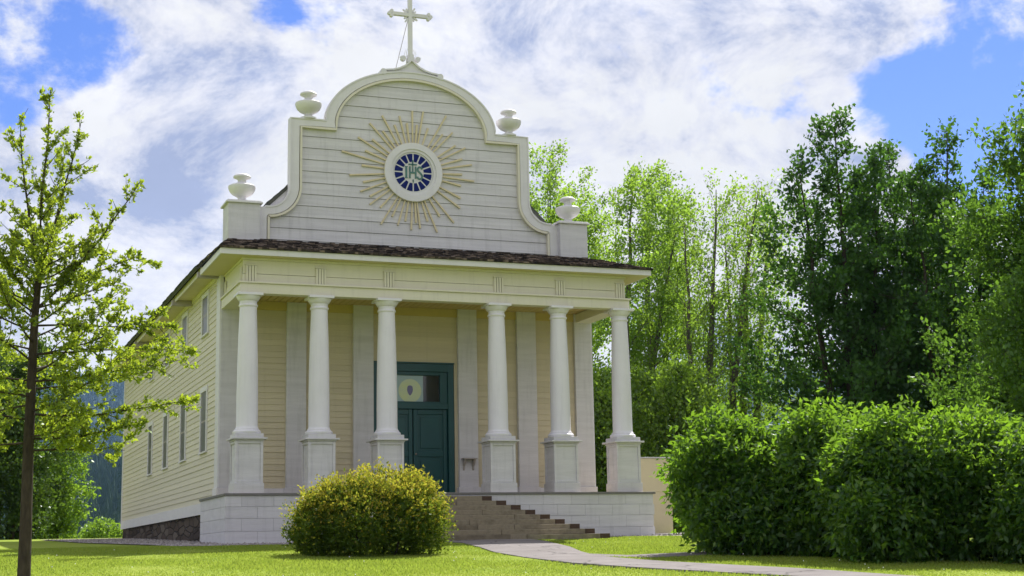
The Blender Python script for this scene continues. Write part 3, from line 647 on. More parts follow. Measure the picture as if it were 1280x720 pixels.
mb.box(-.11, .11, yc-.11, yc+.11, 13.60, 13.76); mb.box(-.085, .085, yc-.085, yc+.085, 13.761, 13.86); mb.box(-.062, .062, yc-.062, yc+.062, 13.861, 15.98)
for s in (-1, 1): mb.box(min(s*.062, s*.60), max(s*.062, s*.60), yc-.058, yc+.058, 15.125, 15.235)
def knob(cx, cz, dx, dz2):
    for a, b, r in ((dx*.035, dz2*.035, .062), (dz2*.075-dx*.03, dx*.075-dz2*.03, .055), (-dz2*.075-dx*.03, -dx*.075-dz2*.03, .055)): mb.prism_xz(ell(cx+a, cz+b, r, r, 0, 345, 14), yc-.055-abs(r)*.1, yc+.055+abs(r)*.1)
knob(-.64, 15.18, -1, 0); knob(.64, 15.18, 1, 0); knob(0, 16.0, 0, 1)
cross = part(mb, 'cross', M['white'])
t = MB()
for s in (-1, 1):
    t.prism_xz(ell(s*.235, 13.72, .085, .085, 0, 345, 18), yc-.07, yc+.07); t.band_xz(ell(s*.235, 13.60, .2, .2, 90, 60 if s > 0 else 120, 5), ell(s*.235, 13.60, .14, .14, 90, 60 if s > 0 else 120, 5), yc-.06, yc+.06)
    t.tube([(s*.11, yc, 13.80), (s*.13, yc, 13.95), (s*.09, yc, 14.05), (s*.06, yc, 14.06)], .010); t.tube([(s*.11, yc, 13.80), (s*.17, yc, 13.78), (s*.19, yc, 13.9), (s*.15, yc, 14.02)], .008)
part(t, 'cross_scroll', M['white'], cross)
t = MB()
for k in range(16):
    a = R(22.5*k+11.25); r1 = .27 if k % 2 == 0 else .22; ca, sa = math.cos(a), math.sin(a)
    pl = [(.05*ca-.035*sa, 15.18+.05*sa+.035*ca), (r1*ca-.028*sa, 15.18+r1*sa+.028*ca), ((r1+.03)*ca, 15.18+(r1+.03)*sa), (r1*ca+.028*sa, 15.18+r1*sa-.028*ca), (.05*ca+.035*sa, 15.18+.05*sa-.035*ca)]
    if abs(ca) < .93 and abs(sa) < .93: t.prism_xz(pl, yc-.02, yc+.02)
part(t, 'cross_rays', M['white'], cross)
t = MB(); t.tube([(-.05, yc+.06, 15.05), (-.38, yc+.9, 13.0)], .009); part(t, 'guy_wire', M['metal'], cross)
# -- round window with sunburst
RC = (.03, 10.01); RY = YF
def ring(r0, r1, y0, y1, n=56): 
    b = MB(); b.band_xz(ell(*RC, r1, r1, 0, 360-360/n, n-1), ell(*RC, r0, r0, 0, 360-360/n, n-1), y0, y1, closed=True); return b
b = ring(.74, .93, RY-.10, RY+.03); rw = part(b, 'round_window', M['white'], smooth=True)
b = ring(.655, .742, RY-.065, RY+.03); part(b, 'window_ring', M['white'], rw, smooth=True)
b = ring(.90, .945, RY-.085, RY-.04); part(b, 'window_bead', M['cornice'], rw, smooth=True)
b = MB(); b.prism_xz(ell(*RC, .66, .66, 0, 354, 60), RY-.028, RY-.005); part(b, 'window_board', M['rose'], rw)
for k in range(16):
    a0, a1 = R(22.5*k+1.9), R(22.5*k+20.6); P = [(RC[0]+r*math.cos(a), RC[1]+r*math.sin(a)) for r, a in [(.345, a0+.035), (.60, a0), (.603, (a0+a1)/2), (.60, a1), (.345, a1-.035)]]
    b = MB(); b.prism_xz(P, RY-.036, RY-.0285); part(b, 'blue_pane', M['blue'], rw)
b = MB(); y0, y1 = RY-.052, RY-.0287
def bar(x0, x1, z0, z1): b.box(RC[0]+x0, RC[0]+x1, y0, y1, RC[1]+z0, RC[1]+z1)
bar(-.255, -.195, -.17, .17); bar(-.275, -.175, .171, .19); bar(-.275, -.175, -.19, -.171)          # I
bar(-.135, -.085, -.19, .19); bar(.055, .105, -.19, .19); bar(-.084, .054, -.035, .02)              # H
bar(-.035, .005, .021, .40); bar(-.15, .12, .235, .275)                                              # cross standing on the bar of the H
sp = [(.285, .12), (.265, .165), (.215, .185), (.165, .165), (.145, .11), (.165, .055), (.215, .01), (.265, -.045), (.29, -.11), (.265, -.17), (.21, -.195), (.155, -.175), (.135, -.12)]
S = [Vector((x+RC[0], z+RC[1])) for x, z in sp]
Sf = []
for i in range(len(S)-1):
    p0, p1, p2, p3 = S[max(i-1, 0)], S[i], S[i+1], S[min(i+2, len(S)-1)]
    for t_ in (0, .25, .5, .75): Sf.append(.5*((2*p1)+(p2-p0)*t_+(2*p0-5*p1+4*p2-p3)*t_*t_+(3*p1-p0-3*p2+p3)*t_**3))
Sf.append(S[-1]); Sf = [(v.x, v.y) for v in Sf]
b.band_xz(shrink(Sf, .027), shrink(Sf, -.027), y0, y1)
for z_ in (-.30, -.27, -.24): b.prism_xz([(RC[0]-.018+(z_+.30)*-.2-.0, RC[1]+z_), (RC[0]+.0, RC[1]+z_-.03), (RC[0]+.018, RC[1]+z_), (RC[0], RC[1]+z_+.025)], y0, y1)
part(b, 'lettering', M['letter'], rw)
TIPS = [(0.02, 12.0), (0.38, 12.01), (1.14, 11.94), (-0.4, 11.8), (-0.96, 11.77), (-1.36, 11.49), (-1.73, 11.01), (-2.24, 10.53), (-2.0, 9.79), (-1.66, 9.3), (-1.36, 8.91), (-1.01, 8.31), (-0.47, 8.31), (-0.04, 8.19), (0.25, 8.25), (0.8, 8.16), (1.35, 8.5), (1.56, 8.98), (1.58, 9.3), (2.04, 9.88), (1.97, 10.41), (1.76, 10.94), (1.34, 11.41), (-0.16, 11.59), (0.17, 11.56), (0.53, 11.48), (1.01, 11.32), (1.43, 10.99), (1.65, 10.57), (1.64, 10.07), (1.6, 9.7), (-0.56, 11.5), (-0.94, 11.28), (-1.28, 10.98), (-1.5, 10.6), (-1.61, 10.13), (-1.57, 9.6), (-1.36, 9.16), (-1.03, 8.83), (-0.65, 8.57), (-0.23, 8.45), (0.12, 8.42), (0.49, 8.49), (0.89, 8.67)]
for i, (x, z) in enumerate(TIPS):
    d = Vector((x-RC[0], z-RC[1])); n = Vector((-d.y, d.x)).normalized(); d0 = d.normalized()*.90; c = Vector(RC); w0, w1 = .020, (.031 if d.length < 1.75 else .026)
    P = [c+d0+n*w0, c+d+n*w1, c+d-n*w1, c+d0-n*w0]; j = .0012*(i % 5)
    b = MB(); b.prism_xz([(p.x, p.y) for p in P], YF-.036-j, YF+.015); part(b, 'sunburst_ray', M['gold'], rw)
# -- roofs
def shingle_rows(mb, A, B, nrow, wid, seed, up_, thick=.028):
    """A(t), B(t): ends of the row at height fraction t; up_: unit normal of the slope"""
    rs = random.Random(seed)
    for i in range(nrow):
        t0, t1 = i/nrow, min(1, (i+1.35)/nrow); a0, b0, a1, b1 = A(t0), B(t0), A(t1), B(t1); ln = (b0-a0).length; x = 0
        while x < ln:
            w_ = wid*rs.uniform(.6, 1.35); u0, u1 = x/ln, min(1, (x+w_-.006)/ln); x += w_
            if u1 <= u0: continue
            jt = rs.uniform(-.012, .012)/max((a1-a0).length, .01)*1.2; th = thick*rs.uniform(.7, 1.5)
            P = lambda u, f: (a0+(b0-a0)*u)+((a1+(b1-a1)*u)-(a0+(b0-a0)*u))*f
            q = [P(u0, jt), P(u1, jt), P(u1, 1), P(u0, 1)]; n = up_
            mb.add([q[0]+n*th, q[1]+n*(th*rs.uniform(.85, 1.1)), q[2]+n*.004, q[3]+n*.004, q[0]-n*.004, q[1]-n*.004], [(0, 1, 2, 3), (4, 5, 1, 0), (4, 0, 3), (5, 2, 1)])
E0, E1 = Vector((-6.52, -.46, 6.632)), Vector((6.52, -.46, 6.632)); T0, T1 = Vector((-5.64, 2.95, 7.60)), Vector((5.64, 2.95, 7.60))
nrm = (E1-E0).cross(T0-E0).normalized()
mb = MB(); shingle_rows(mb, lambda t: E0.lerp(T0, t), lambda t: E1.lerp(T1, t), 22, .16, 1, nrm, .04)
mb.add([E0-nrm*.008, E1-nrm*.008, T1-nrm*.008, T0-nrm*.008], [(0, 1, 2, 3)])
porch_roof = part(mb, 'porch_roof', M['shingle'])
RIDGE, EX, EZ = 13.17, 6.60, 6.70
for s in (-1, 1):
    mb = MB(); a = Vector((s*6.52, -.46, 6.632)); h = Vector((s*5.64, 2.95, 7.60)); e = Vector((s*6.56, 2.98, 6.68)); n2 = (e-a).cross(h-a).normalized(); n2 = n2 if n2.z > 0 else -n2
    shingle_rows(mb, lambda t: a.lerp(h, t), lambda t: e.lerp(h+Vector((0, .02, 0)), t), 9, .15, 3, n2); part(mb, 'porch_roof_hip', M['shingle'], porch_roof)
    mb = MB(); P0, P1 = Vector((s*EX, 3.12, EZ)), Vector((s*EX, 27.62, EZ)); Q0, Q1 = Vector((0, 3.12, RIDGE)), Vector((0, 27.62, RIDGE)); n2 = (P1-P0).cross(Q0-P0).normalized(); n2 = n2 if n2.z > 0 else -n2
    shingle_rows(mb, lambda t: P0.lerp(Q0, t), lambda t: P1.lerp(Q1, t), 34, .55, 7+s, n2, .036)
    dn = n2*-.085; mb.add([P0-n2*.004, P1-n2*.004, Q1-n2*.004, Q0-n2*.004, P0+dn, P1+dn, Q1+dn, Q0+dn], [(0, 1, 2, 3), (4, 7, 6, 5), (0, 4, 5, 1), (0, 3, 7, 4), (1, 5, 6, 2)])
    ro = part(mb, 'roof', M['shingle2'])
    t = MB(); c0, c1 = sorted((s*5.89, s*6.398)); t.box(c0, c1, 3.02, 27.4, 6.592, 6.61); part(t, 'eave_soffit', M['soffit'], ro)
    t = MB(); c0, c1 = sorted((s*6.40, s*6.43)); t.box(c0, c1, 3.02, 27.5, 6.53, 6.72); part(t, 'eave_fascia', M['cornice'], ro)
    for k in range(5):
        t = MB(); yy = 3.1 if k == 0 else 3.3+4.95*k; c0, c1 = sorted((s*5.895, s*6.52)); t.box(c0, c1, yy, yy+.20, 6.42, 6.588); part(t, 'eave_bracket', M['bracket'], ro, bevel=.006)
# ------------------------------------------------------------------ timber steps
steps = thing('timber_steps', (0, -1.8, -1.26), 'wide weathered timber steps climbing from the path to the church porch', 'steps')
for i in range(9):
    zt = -.115-.1375*i; zb = zt-.1375; hw = 1.09+.322*i; yf = -.85-.275*i
    zb2 = zb-.25 if i == 8 else zb+.002
    zz = 1.26; mb = MB(); rs = random.Random(i+11); x = -hw+.3
    cuts = [-hw+.29]+sorted(rs.uniform(-hw*.6, hw*.6) for _ in range(2 if i > 2 else 1))+[hw-.29]
    for a, b in zip(cuts, cuts[1:]): mb.box(a+.004, b-.004, yf+1.8+rs.uniform(-.006, .006), yf+.30+1.8, zb2+zz, zt+zz+rs.uniform(-.004, .003))
    so_ = mb.build('step', M['timber'], steps, bevel=.012)
    for s in (-1, 1):
        c0, c1 = sorted((s*hw, s*(hw-.285))); e_ = MB(); e_.box(c0, c1, yf+.012+1.8, -.56+1.8, zb2+zz, zt+zz-.002); 
        e_.box(c0+.004, c1-.004, yf+.004+1.8, yf+.011+1.8, zb2+zz+.004, zt+zz-.006, 1); e_.build('step_end', [M['timber'], M['endgrain']], so_, bevel=.006)
# ------------------------------------------------------------------ ramp wall right of the porch
rw_ = thing('ramp_wall', (7.95, 3.3, -1.2), 'plain cream parapet wall standing just right of the white porch podium', 'wall')
mb = MB(); mb.box(-.66, .82, 0, .16, -.2, 1.345); mb.box(.66, .82, .163, 1.7, -.2, 1.345); mb.box(-.66, .835, -.012, .16, 1.36, 2.42); mb.box(.675, .835, .163, 1.7, 1.36, 2.42)
mb.build('wall', M['creamw'], rw_, bevel=.008)
mb = MB(); mb.box(-.69, .865, -.04, .20, 2.423, 2.462); mb.box(.64, .865, .203, 1.73, 2.423, 2.462); mb.build('coping', M['white2'], rw_, bevel=.006)
# ------------------------------------------------------------------ trees and shrubs
def leaf_quads(P, D, size, rs, width=.55, fold=.25):
    """leaf-shaped quads at points P pointing along D"""
    n = len(P); D = D/np.maximum(np.linalg.norm(D, axis=1, keepdims=True), 1e-6)
    up = rs.normal(size=(n, 3)); S = np.cross(D, up); S /= np.maximum(np.linalg.norm(S, axis=1, keepdims=True), 1e-6); Nn = np.cross(S, D)
    l = (size*rs.uniform(.65, 1.3, n))[:, None]; w = l*width*.5
    V = np.zeros((n, 4, 3)); V[:, 0] = P; V[:, 1] = P+D*l*.45+S*w+Nn*w*fold; V[:, 2] = P+D*l; V[:, 3] = P+D*l*.45-S*w+Nn*w*fold
    return V
def unit(v): return v/max(np.linalg.norm(v), 1e-9)
class Tree:
    """grows a branch skeleton; collects tubes for the trunk mesh and points for leaves"""
    def __init__(s, seed, bunch=1, spur=.03): s.bunch = bunch; s.spur = spur; s.rs = np.random.RandomState(seed); s.mb = MB(); s.lp = []; s.ld = []
    def branch(s, p, d, length, r0, r1, k=6, up=0.0, wob=.12, wind=None, n=5):
        pts = [np.array(p, float)]; d = unit(np.array(d, float))
        for i in range(k):
            d = d+np.array([0, 0, up/k])+s.rs.normal(0, wob, 3)*.6
            if wind is not None: d = d+np.array(wind)/k
            d = unit(d); pts.append(pts[-1]+d*length/k)
        rad = [r0+(r1-r0)*(i/k)**.85 for i in range(k+1)]
        s.mb.tube(pts, rad, n, cap=False); return np.array(pts)
    def at(s, pts, t): f = t*(len(pts)-1); i = min(int(f), len(pts)-2); return pts[i]+(pts[i+1]-pts[i])*(f-i), unit(pts[i+1]-pts[i])
    def leaves(s, pts, per_m, sigma, t0=0.0, along=.5, up=.2, droop=0.0):
        ln = np.linalg.norm(np.diff(pts, axis=0), axis=1).sum()*(1-t0); n = s.rs.poisson(per_m*ln)
        if n == 0: return
        f = (t0+(1-t0)*s.rs.rand(n))*(len(pts)-1); i = np.minimum(f.astype(int), len(pts)-2); seg = pts[i+1]-pts[i]
        q = pts[i]+seg*(f-i)[:, None]+s.rs.normal(0, sigma, (n, 3))
        if s.bunch > 1:                                     # leaves in whorls on short spurs
            q = np.repeat(q, s.bunch, axis=0)+s.rs.normal(0, s.spur*.35, (n*s.bunch, 3)); seg = np.repeat(seg, s.bunch, axis=0); n = len(q)
        s.lp.append(q)
        s.ld.append(seg/np.maximum(np.linalg.norm(seg, axis=1, keepdims=True), 1e-9)*along+s.rs.normal(0, .6, (n, 3))+np.array([0, 0, up-droop]))
    def limb(s, p, d, length, r, up, wind, twigs, tw_len, per_m, sigma, sub=0, lt0=.15, wob=.12, droop=0.0):
        pts = s.branch(p, d, length, r, r*.18, 7, up, wob, wind); s.leaves(pts, per_m, sigma, lt0, droop=droop)
        for i in range(twigs):
            t = .12+.86*(i+s.rs.rand())/twigs; q, dd = s.at(pts, min(t, .99)); side = np.cross(dd, s.rs.normal(size=3)); side = unit(side)
            nd = dd*.75+side*.85+np.array([0, 0, .12]); L_ = tw_len*s.rs.uniform(.5, 1.3)*(1.15-.6*t)
            tw = s.branch(q, nd, L_, r*.3*(1.1-t)+.004, .003, 4, up*.5, wob, wind, 4); s.leaves(tw, per_m, sigma, .05, droop=droop)
            for _ in range(sub):
                q2, d2 = s.at(tw, s.rs.uniform(.2, .95)); sd_ = unit(np.cross(d2, s.rs.normal(size=3))); t2 = s.branch(q2, d2*.7+sd_*.8, L_*.5*s.rs.uniform(.6, 1.2), .006, .003, 3, up*.4, wob, wind, 3); s.leaves(t2, per_m, sigma, 0, droop=droop)
        return pts
    def finish(s, root, bark, leafm, size, width=.55, fold=.25):
        s.mb.build('trunk', bark, root, smooth=True)
        V = leaf_quads(np.concatenate(s.lp), np.concatenate(s.ld), size, s.rs, width, fold); quads_obj('crown', V, leafm, root); print(root.name, len(V)); return len(V)
def copy_tree(src, loc, rz, sc_, label, group=None):
    o = src.copy(); COL.objects.link(o); o.location = loc; o.rotation_euler = (0, 0, rz); o.scale = (sc_, sc_, sc_); o['label'] = label
    if group: o['group'] = group
    for ch in list(src.children):
        c = ch.copy(); COL.objects.link(c); c.parent = o
    return o
# young street-side tree in the left foreground
def young_tree():
    root = thing('young_tree', (-12.27, -19.63, g(-12.27, -19.63)), 'young slender tree with sparse yellow-green leaves at the left, nearest to the viewer', 'tree')
    T = Tree(21, 7, .036); rs = T.rs
    tr = np.array([(0, 0, -.1), (.005, 0, 1.0), (0, .02, 2.0), (.01, .02, 3.0), (.02, 0, 3.8), (.06, 0, 4.5)]); T.mb.tube(tr, [.095, .08, .072, .062, .052, .042], 12)
    # leading stems above the fork
    leads = [((.06, 0, 4.5), (.38, .1, 1), 2.2, .026), ((.05, 0, 4.4), (-.35, .2, 1), 2.3, .026), ((.06, 0, 4.5), (-.05, -.25, 1), 2.4, .028), ((.03, 0, 3.9), (.8, -.2, .85), 2.3, .024), ((.03, 0, 4.0), (-.8, -.1, .9), 2.3, .024), ((.05, 0, 4.2), (.1, .5, 1), 2.2, .022)]
    for p, d, l, r in leads: T.limb(p, d, l, r, .5, None, 9, .5, 27, .022, 0, .08, .09)
    n = 30
    for i in range(n):
        t = i/(n-1); h = 1.75+2.75*t; p, _ = T.at(tr, min((h+.1)/4.6, .995)); a = i*2.399+rs.uniform(-.4, .4); l = (1.55+.6*math.sin(math.pi*min(1, t*1.1))-.45*t)*rs.uniform(.75, 1.12); el = R(-8+42*t+rs.uniform(-8, 8))
        T.limb(p, (math.cos(a)*math.cos(el), math.sin(a)*math.cos(el), math.sin(el)), l, .016, .25, None, 9, .5, 23, .024, 1 if t < .5 else 0, .25, .11)
    # long horizontal limbs reaching towards the church
    for h, l, ay, el in ((2.2, 2.2, .05, -.02), (2.6, 2.1, -.25, .0), (3.0, 2.15, .15, .04), (3.45, 1.9, -.1, .10), (1.9, 1.6, -.1, -.05), (4.1, 1.45, .1, .30)):
        p, _ = T.at(tr, (h+.1)/4.6); T.limb(p, (1, ay-.28, el), l, .017, .12, None, 11, .5, 30, .022, 0, .22, .11)
    return T.finish(root, M['bark'], M['lyoung'], .060, .55, .3)
# wind-blown aspens
def aspen(seed, H, stems, root, leafm, size, dens, spread=1.0):
    T = Tree(seed, 6, .42); rs = T.rs
    for (ox, oy, lx, ly, hh) in stems:
        k = 8; st = [np.array([ox+lx*(i/k)**1.2*H*hh+rs.normal(0, .06), oy+ly*(i/k)**1.2*H*hh+rs.normal(0, .06), -.3+H*hh*i/k*.96]) for i in range(k+1)]; st = np.array(st)
        r0 = .017*H*hh*rs.uniform(.8, 1.1); T.mb.tube(st, [r0*(1-.93*i/k) for i in range(k+1)], 8)
        n = 15
        for i in range(n):
            t = .24+.74*(i+.5)/n; p, d = T.at(st, t); a = i*2.399+rs.uniform(-.5, .5); l = H*hh*spread*(.27*(1-t)**.5+.06)*rs.uniform(.65, 1.3); el = R(44+20*t+rs.uniform(-12, 12))
            T.limb(p, (math.cos(a)*math.cos(el)+.12, math.sin(a)*math.cos(el), math.sin(el)), l, .028*(1.3-t)*H/14, .45, (.55, -.2, .0), 9, l*.36, dens/4.2, .12, 1, .12, .09)
    T.finish(root, M['barkpale'], leafm, size, .62, .25)
# broad trees with dense crowns
def broad(seed, H, W_, root, leafm, bark, size, per_m, stems=1, base=.15, sig=.2, el0=15, el1=60, nl=26, sub=1, top=.35, open_=1.0):
    T = Tree(seed, 6, 2.0*sig); rs = T.rs
    for s_ in range(stems):
        oa = s_*2.1+seed; ox, oy = (.35*math.cos(oa), .35*math.sin(oa)) if stems > 1 else (0, 0); k = 7
        st = np.array([(ox*(1+i*.45)+rs.normal(0, .07), oy*(1+i*.45)+rs.normal(0, .07), -.3+(H*rs.uniform(.86, .95) if i == k else H*.9*i/k)) for i in range(k+1)])
        r0 = .019*H/math.sqrt(stems); T.mb.tube(st, [r0*(1-.9*i/k) for i in range(k+1)], 9)
        n = max(8, nl//stems)
        for i in range(n):
            u = (i+.5)/n; t = base+(1-base)*u; p, d = T.at(st, min(t, .99)); a = i*2.399+rs.uniform(-.6, .6)+s_; prof = (math.sin(math.pi*min(1, .18+u*.82))**.75)*(1-top*u); l = W_*prof*rs.uniform(.7, 1.2); el = R(el0+(el1-el0)*u+rs.uniform(-10, 10))
            T.limb(p, (math.cos(a)*math.cos(el), math.sin(a)*math.cos(el), math.sin(el)), l, .035*H/12*(1.25-u), .35, (.12, 0, 0), 11, l*.5*open_, per_m/4.4, sig*.6, sub, .15, .12)
    return T.finish(root, bark, leafm, size, .62, .25)
def layered(seed, H, W_, root, leafm, bark, size, per_m):
    """tall tree of uneven spreading tiers with gaps between them"""
    T = Tree(seed, 7, .36); rs = T.rs; k = 8
    for s_, (ox, lean, hh) in enumerate(((0, .01, 1), (.5, .085, .90), (-.5, -.07, .88))):
        st = np.array([(ox+lean*H*i/k+rs.normal(0, .08), rs.normal(0, .08), -.3+H*hh*.95*i/k) for i in range(k+1)]); T.mb.tube(st, [.0125*H*hh*(1-.93*i/k) for i in range(k+1)], 9)
        n = 30
        for i in range(n):
            u = (i+.5)/n; t = .13+.86*u; p, d = T.at(st, t); a = i*2.399+rs.uniform(-.7, .7); prof = (.55+.45*math.sin(math.pi*min(1, u*1.15+.12)))*(1-.52*u**2.6); l = W_*.82*prof*rs.choice([.6, .8, 1.0, 1.25])*rs.uniform(.85, 1.15); el = R(2+42*u+rs.uniform(-12, 14))
            T.limb(p, (math.cos(a)*math.cos(el), math.sin(a)*math.cos(el), math.sin(el)), l, .03*H/12*(1.25-u), .42, (.14, -.03, 0), 12, l*.42, per_m, .16, 1, .22, .11)
    return T.finish(root, bark, leafm, size, .62, .25)
def bumps(lobes, n, r0, r1, seed, top=.2):
    """smaller rounded outgrowths over the larger masses"""
    rs = np.random.RandomState(seed); out = list(lobes)
    for _ in range(n):
        c = lobes[rs.randint(len(lobes))]; v = unit(rs.normal(size=3)); v[2] = abs(v[2])*1.1-top; v[1] -= .1; v = unit(v); r = rs.uniform(r0, r1); k = rs.uniform(.86, 1.03)
        out.append((c[0]+v[0]*c[3]*k, c[1]+v[1]*c[4]*k, max(c[2]+v[2]*c[5]*k, r*.8), r*1.05, r, r*rs.uniform(.75, 1.0)))
    return out
def shrub(root, lobes, shoots, per, size, mats, seed, droop=.3, shoot_len=.22, core=1500, width=.5, gold=0.0, depth=.10, amp=.075):
    """shrub of many leafy shoots over overlapping rounded masses; lobes = (cx, cy, cz, rx, ry, rz)"""
    rs = np.random.RandomState(seed); P, D, MI = [], [], []
    lo = np.array(lobes); area = (lo[:, 3]*lo[:, 5]+lo[:, 3]*lo[:, 4]); area = area/area.sum()
    ph = rs.uniform(0, 6.28, (6, 3)); fr = rs.uniform(2.2, 5.5, (6, 3))
    def lump(q): return 1+amp*sum(math.sin(float(q@fr[i]+ph[i, 0])) for i in range(6))/1.6
    cnt = 0
    while cnt < shoots:
        l = lo[rs.choice(len(lo), p=area)]; v = unit(rs.normal(size=3)); c, r = l[:3], l[3:]
        f = 1-abs(rs.normal(0, depth)); q = c+v*r*f
        if q[2] < .04 or any((((q-m[:3])/m[3:])**2).sum() < .72 for m in lo): 
            if rs.rand() > .05: continue
        q = c+(q-c)*lump(q); cnt += 1
        nrm_ = unit(v/r); d = unit(nrm_*.9+np.array([0, 0, .55])+rs.normal(0, .45, 3)); L_ = shoot_len*rs.uniform(.5, 1.5)*(1.5 if rs.rand() < .06 else 1)
        t = rs.rand(per); pts = q+np.outer(t-.35, d)*L_+rs.normal(0, size*.35, (per, 3))
        dirs = d*.5+rs.normal(0, .65, (per, 3))+np.array([0, 0, -droop]); P.append(pts); D.append(dirs)
        if gold:
            hz = q[2]/(lo[:, 2]+lo[:, 5]).max(); pg = gold*np.clip((t-.05)*1.8, 0, 1)*np.clip((hz-.22)*2.0, 0.03, 1)*np.clip(1.2-(1-f)*5, .1, 1); MI.append((rs.rand(per) < pg).astype(np.int32))
    P = np.concatenate(P); D = np.concatenate(D); V = leaf_quads(P, D, size, rs, width); mi = np.concatenate(MI) if gold else None
    if core:                                              # larger leaves added inside the mass to block light
        C_, E_ = [], []
        while len(C_) < core:
            l = lo[rs.choice(len(lo), p=area)]; v = unit(rs.normal(size=3)); q = l[:3]+v*l[3:]*rs.uniform(.45, .84)
            if q[2] > .06: C_.append(q); E_.append(rs.normal(0, 1, 3)+np.array([0, 0, -.4]))
        V2 = leaf_quads(np.array(C_), np.array(E_), size*2.1, rs, .8); V = np.concatenate([V, V2])
        if mi is not None: mi = np.concatenate([mi, np.zeros(len(V2), np.int32)])
    mb = MB()
    for i in range(9):
        l = lo[i % len(lo)]; a = i*2.4; mb.tube([(l[0]*.6+.12*math.cos(a), l[1]*.6+.12*math.sin(a), -.1), (l[0]*.8+.25*math.cos(a), l[1]*.8+.25*math.sin(a), l[2]*.7), (l[0]+l[3]*.5*math.cos(a), l[1]+l[4]*.5*math.sin(a), l[2]+l[5]*.45)], [.03, .022, .008], 5)
    mb.build('stems', M['bark'], root); quads_obj('foliage', V, mats, root, mi); return len(V)
young_tree()
# rounded golden-tipped shrub in front of the steps
b_ = thing('golden_shrub', (-4.62, -8.9, g(-4.6, -8.9)-.02), 'rounded green shrub with golden orange tips on the lawn in front of the steps', 'shrub')
shrub(b_, [(x_*.86, y_, z_*.96, a_*.92, b__, c_*.95) for x_, y_, z_, a_, b__, c_ in bumps([(-1.0, .37, .66, .78, .85, .70), (-.2, -.1, .86, .9, .9, .80), (.78, -.3, .86, .84, .85, .80), (1.2, -.45, .6, .5, .6, .6), (-1.3, .48, .5, .45, .6, .48), (.3, .3, 1.05, .55, .6, .80), (-.55, 0, 1.0, .5, .5, .65), (-1.05, .3, .95, .4, .5, .5), (1.0, -.2, 1.1, .45, .5, .6)], 16, .2, .34, 3)], 2900, 13, .070, [M['lspirea'], M['lgold']], 4, -.25, .36, 2600, .5, 1.0, .10, .17)
# hedge shrubs along the path at the right
HL = [('tall dark green hedge shrub leftmost of the row, beside the cream wall', (2.32, -11.95), [(.1, .1, 1.3, .85, 1.0, 1.3), (.3, .0, 1.8, .95, 1.0, 1.30), (-.1, .2, 2.15, .85, .8, .9), (.55, -.3, .8, .75, 1.0, 1.0)], 7),
      ('dark green hedge shrub second from the left of the row, with a bright sunlit shoulder', (3.95, -13.35), [(-.1, 0, 1.2, 1.0, 1.1, 1.35), (.35, .1, 1.9, 1.05, 1.0, 1.25), (-.35, -.1, 2.2, .7, .8, .85), (.2, -.3, .8, 1.0, 1.0, 1.0)], 8),
      ('broad dark green hedge shrub, the widest of the row, bulging towards the path', (4.9, -15.75), [(-.8, .3, 1.3, 1.15, 1.2, 1.45), (.5, -.3, 1.3, 1.2, 1.2, 1.45), (0, 0, 2.0, 1.35, 1.1, 1.15), (.7, -.4, 2.1, .8, .8, .95), (-1.0, .3, 2.1, .75, .8, .95)], 9),
      ('bright-leaved hedge shrub at the right end of the row, cut by the picture edge', (6.1, -17.9), [(-.25, .2, 1.2, .9, 1.2, 1.3), (.8, -.3, 1.3, 1.2, 1.2, 1.4), (.3, .1, 1.8, 1.1, 1.1, 1.1)], 10)]
for lab, (x, y), lob, sd_ in HL:
    lob = bumps([(a, b, c*.83, d*.93, e*.85, f*.83) for a, b, c, d, e, f in lob], 13 if len(lob) < 5 else 20, .28, .48, sd_, .1)
    h_ = thing('hedge_shrub', (x, y, g(x, y)-.03), lab, 'shrub', 'hedge shrubs along the path')
    shrub(h_, lob, 3600 if len(lob) < 19 else 5200, 9, .14, M['lhedge'], sd_, .45, .52, 2200, .44, 0, .12, .15)
# aspens behind the church
SP = 'pale trees swaying behind the church'
A = [thing('aspen_tree', (14.0, 28.1, g(14, 28)), 'airy pale green tree rising just right of the curved false front', 'tree', SP), thing('aspen_tree', (15.2, 21.0, g(15, 21)), 'tall light green tree leaning right above the right-hand porch column', 'tree', SP), thing('aspen_tree', (17.6, 17.7, g(18, 18)), 'slim leaning aspen with bare forked stems beside the dark trees', 'tree', SP)]
aspen(31, 18.6, [(0, 0, .06, 0, 1), (.5, .3, .14, .0, .9), (-.6, .1, -.02, 0, .86)], A[0], M['lasp'], .16, 24, 1.15)
aspen(32, 17.0, [(0, 0, .06, 0, 1), (.4, -.2, .17, -.04, .9)], A[1], M['lasp'], .16, 22, 1.1)
aspen(33, 16.4, [(0, 0, .08, 0, .98), (.8, .3, .18, .02, 1.0), (-.4, 0, .0, 0, .88)], A[2], M['lasp'], .15, 10, 1.0)
copy_tree(A[1], (18.4, 24.2, g(18, 24)), 1.0, 1.08, 'pale green tree behind the others, its top between two leaning trees', SP)
copy_tree(A[2], (21.0, 20.4, g(21, 20)), .35, 1.0, 'thin leaning aspen just left of the dark tree clump', SP)
copy_tree(A[0], (17.2, 31.2, g(17, 31)), 2.3, 1.04, 'light green tree showing above the right-hand end urn', SP)
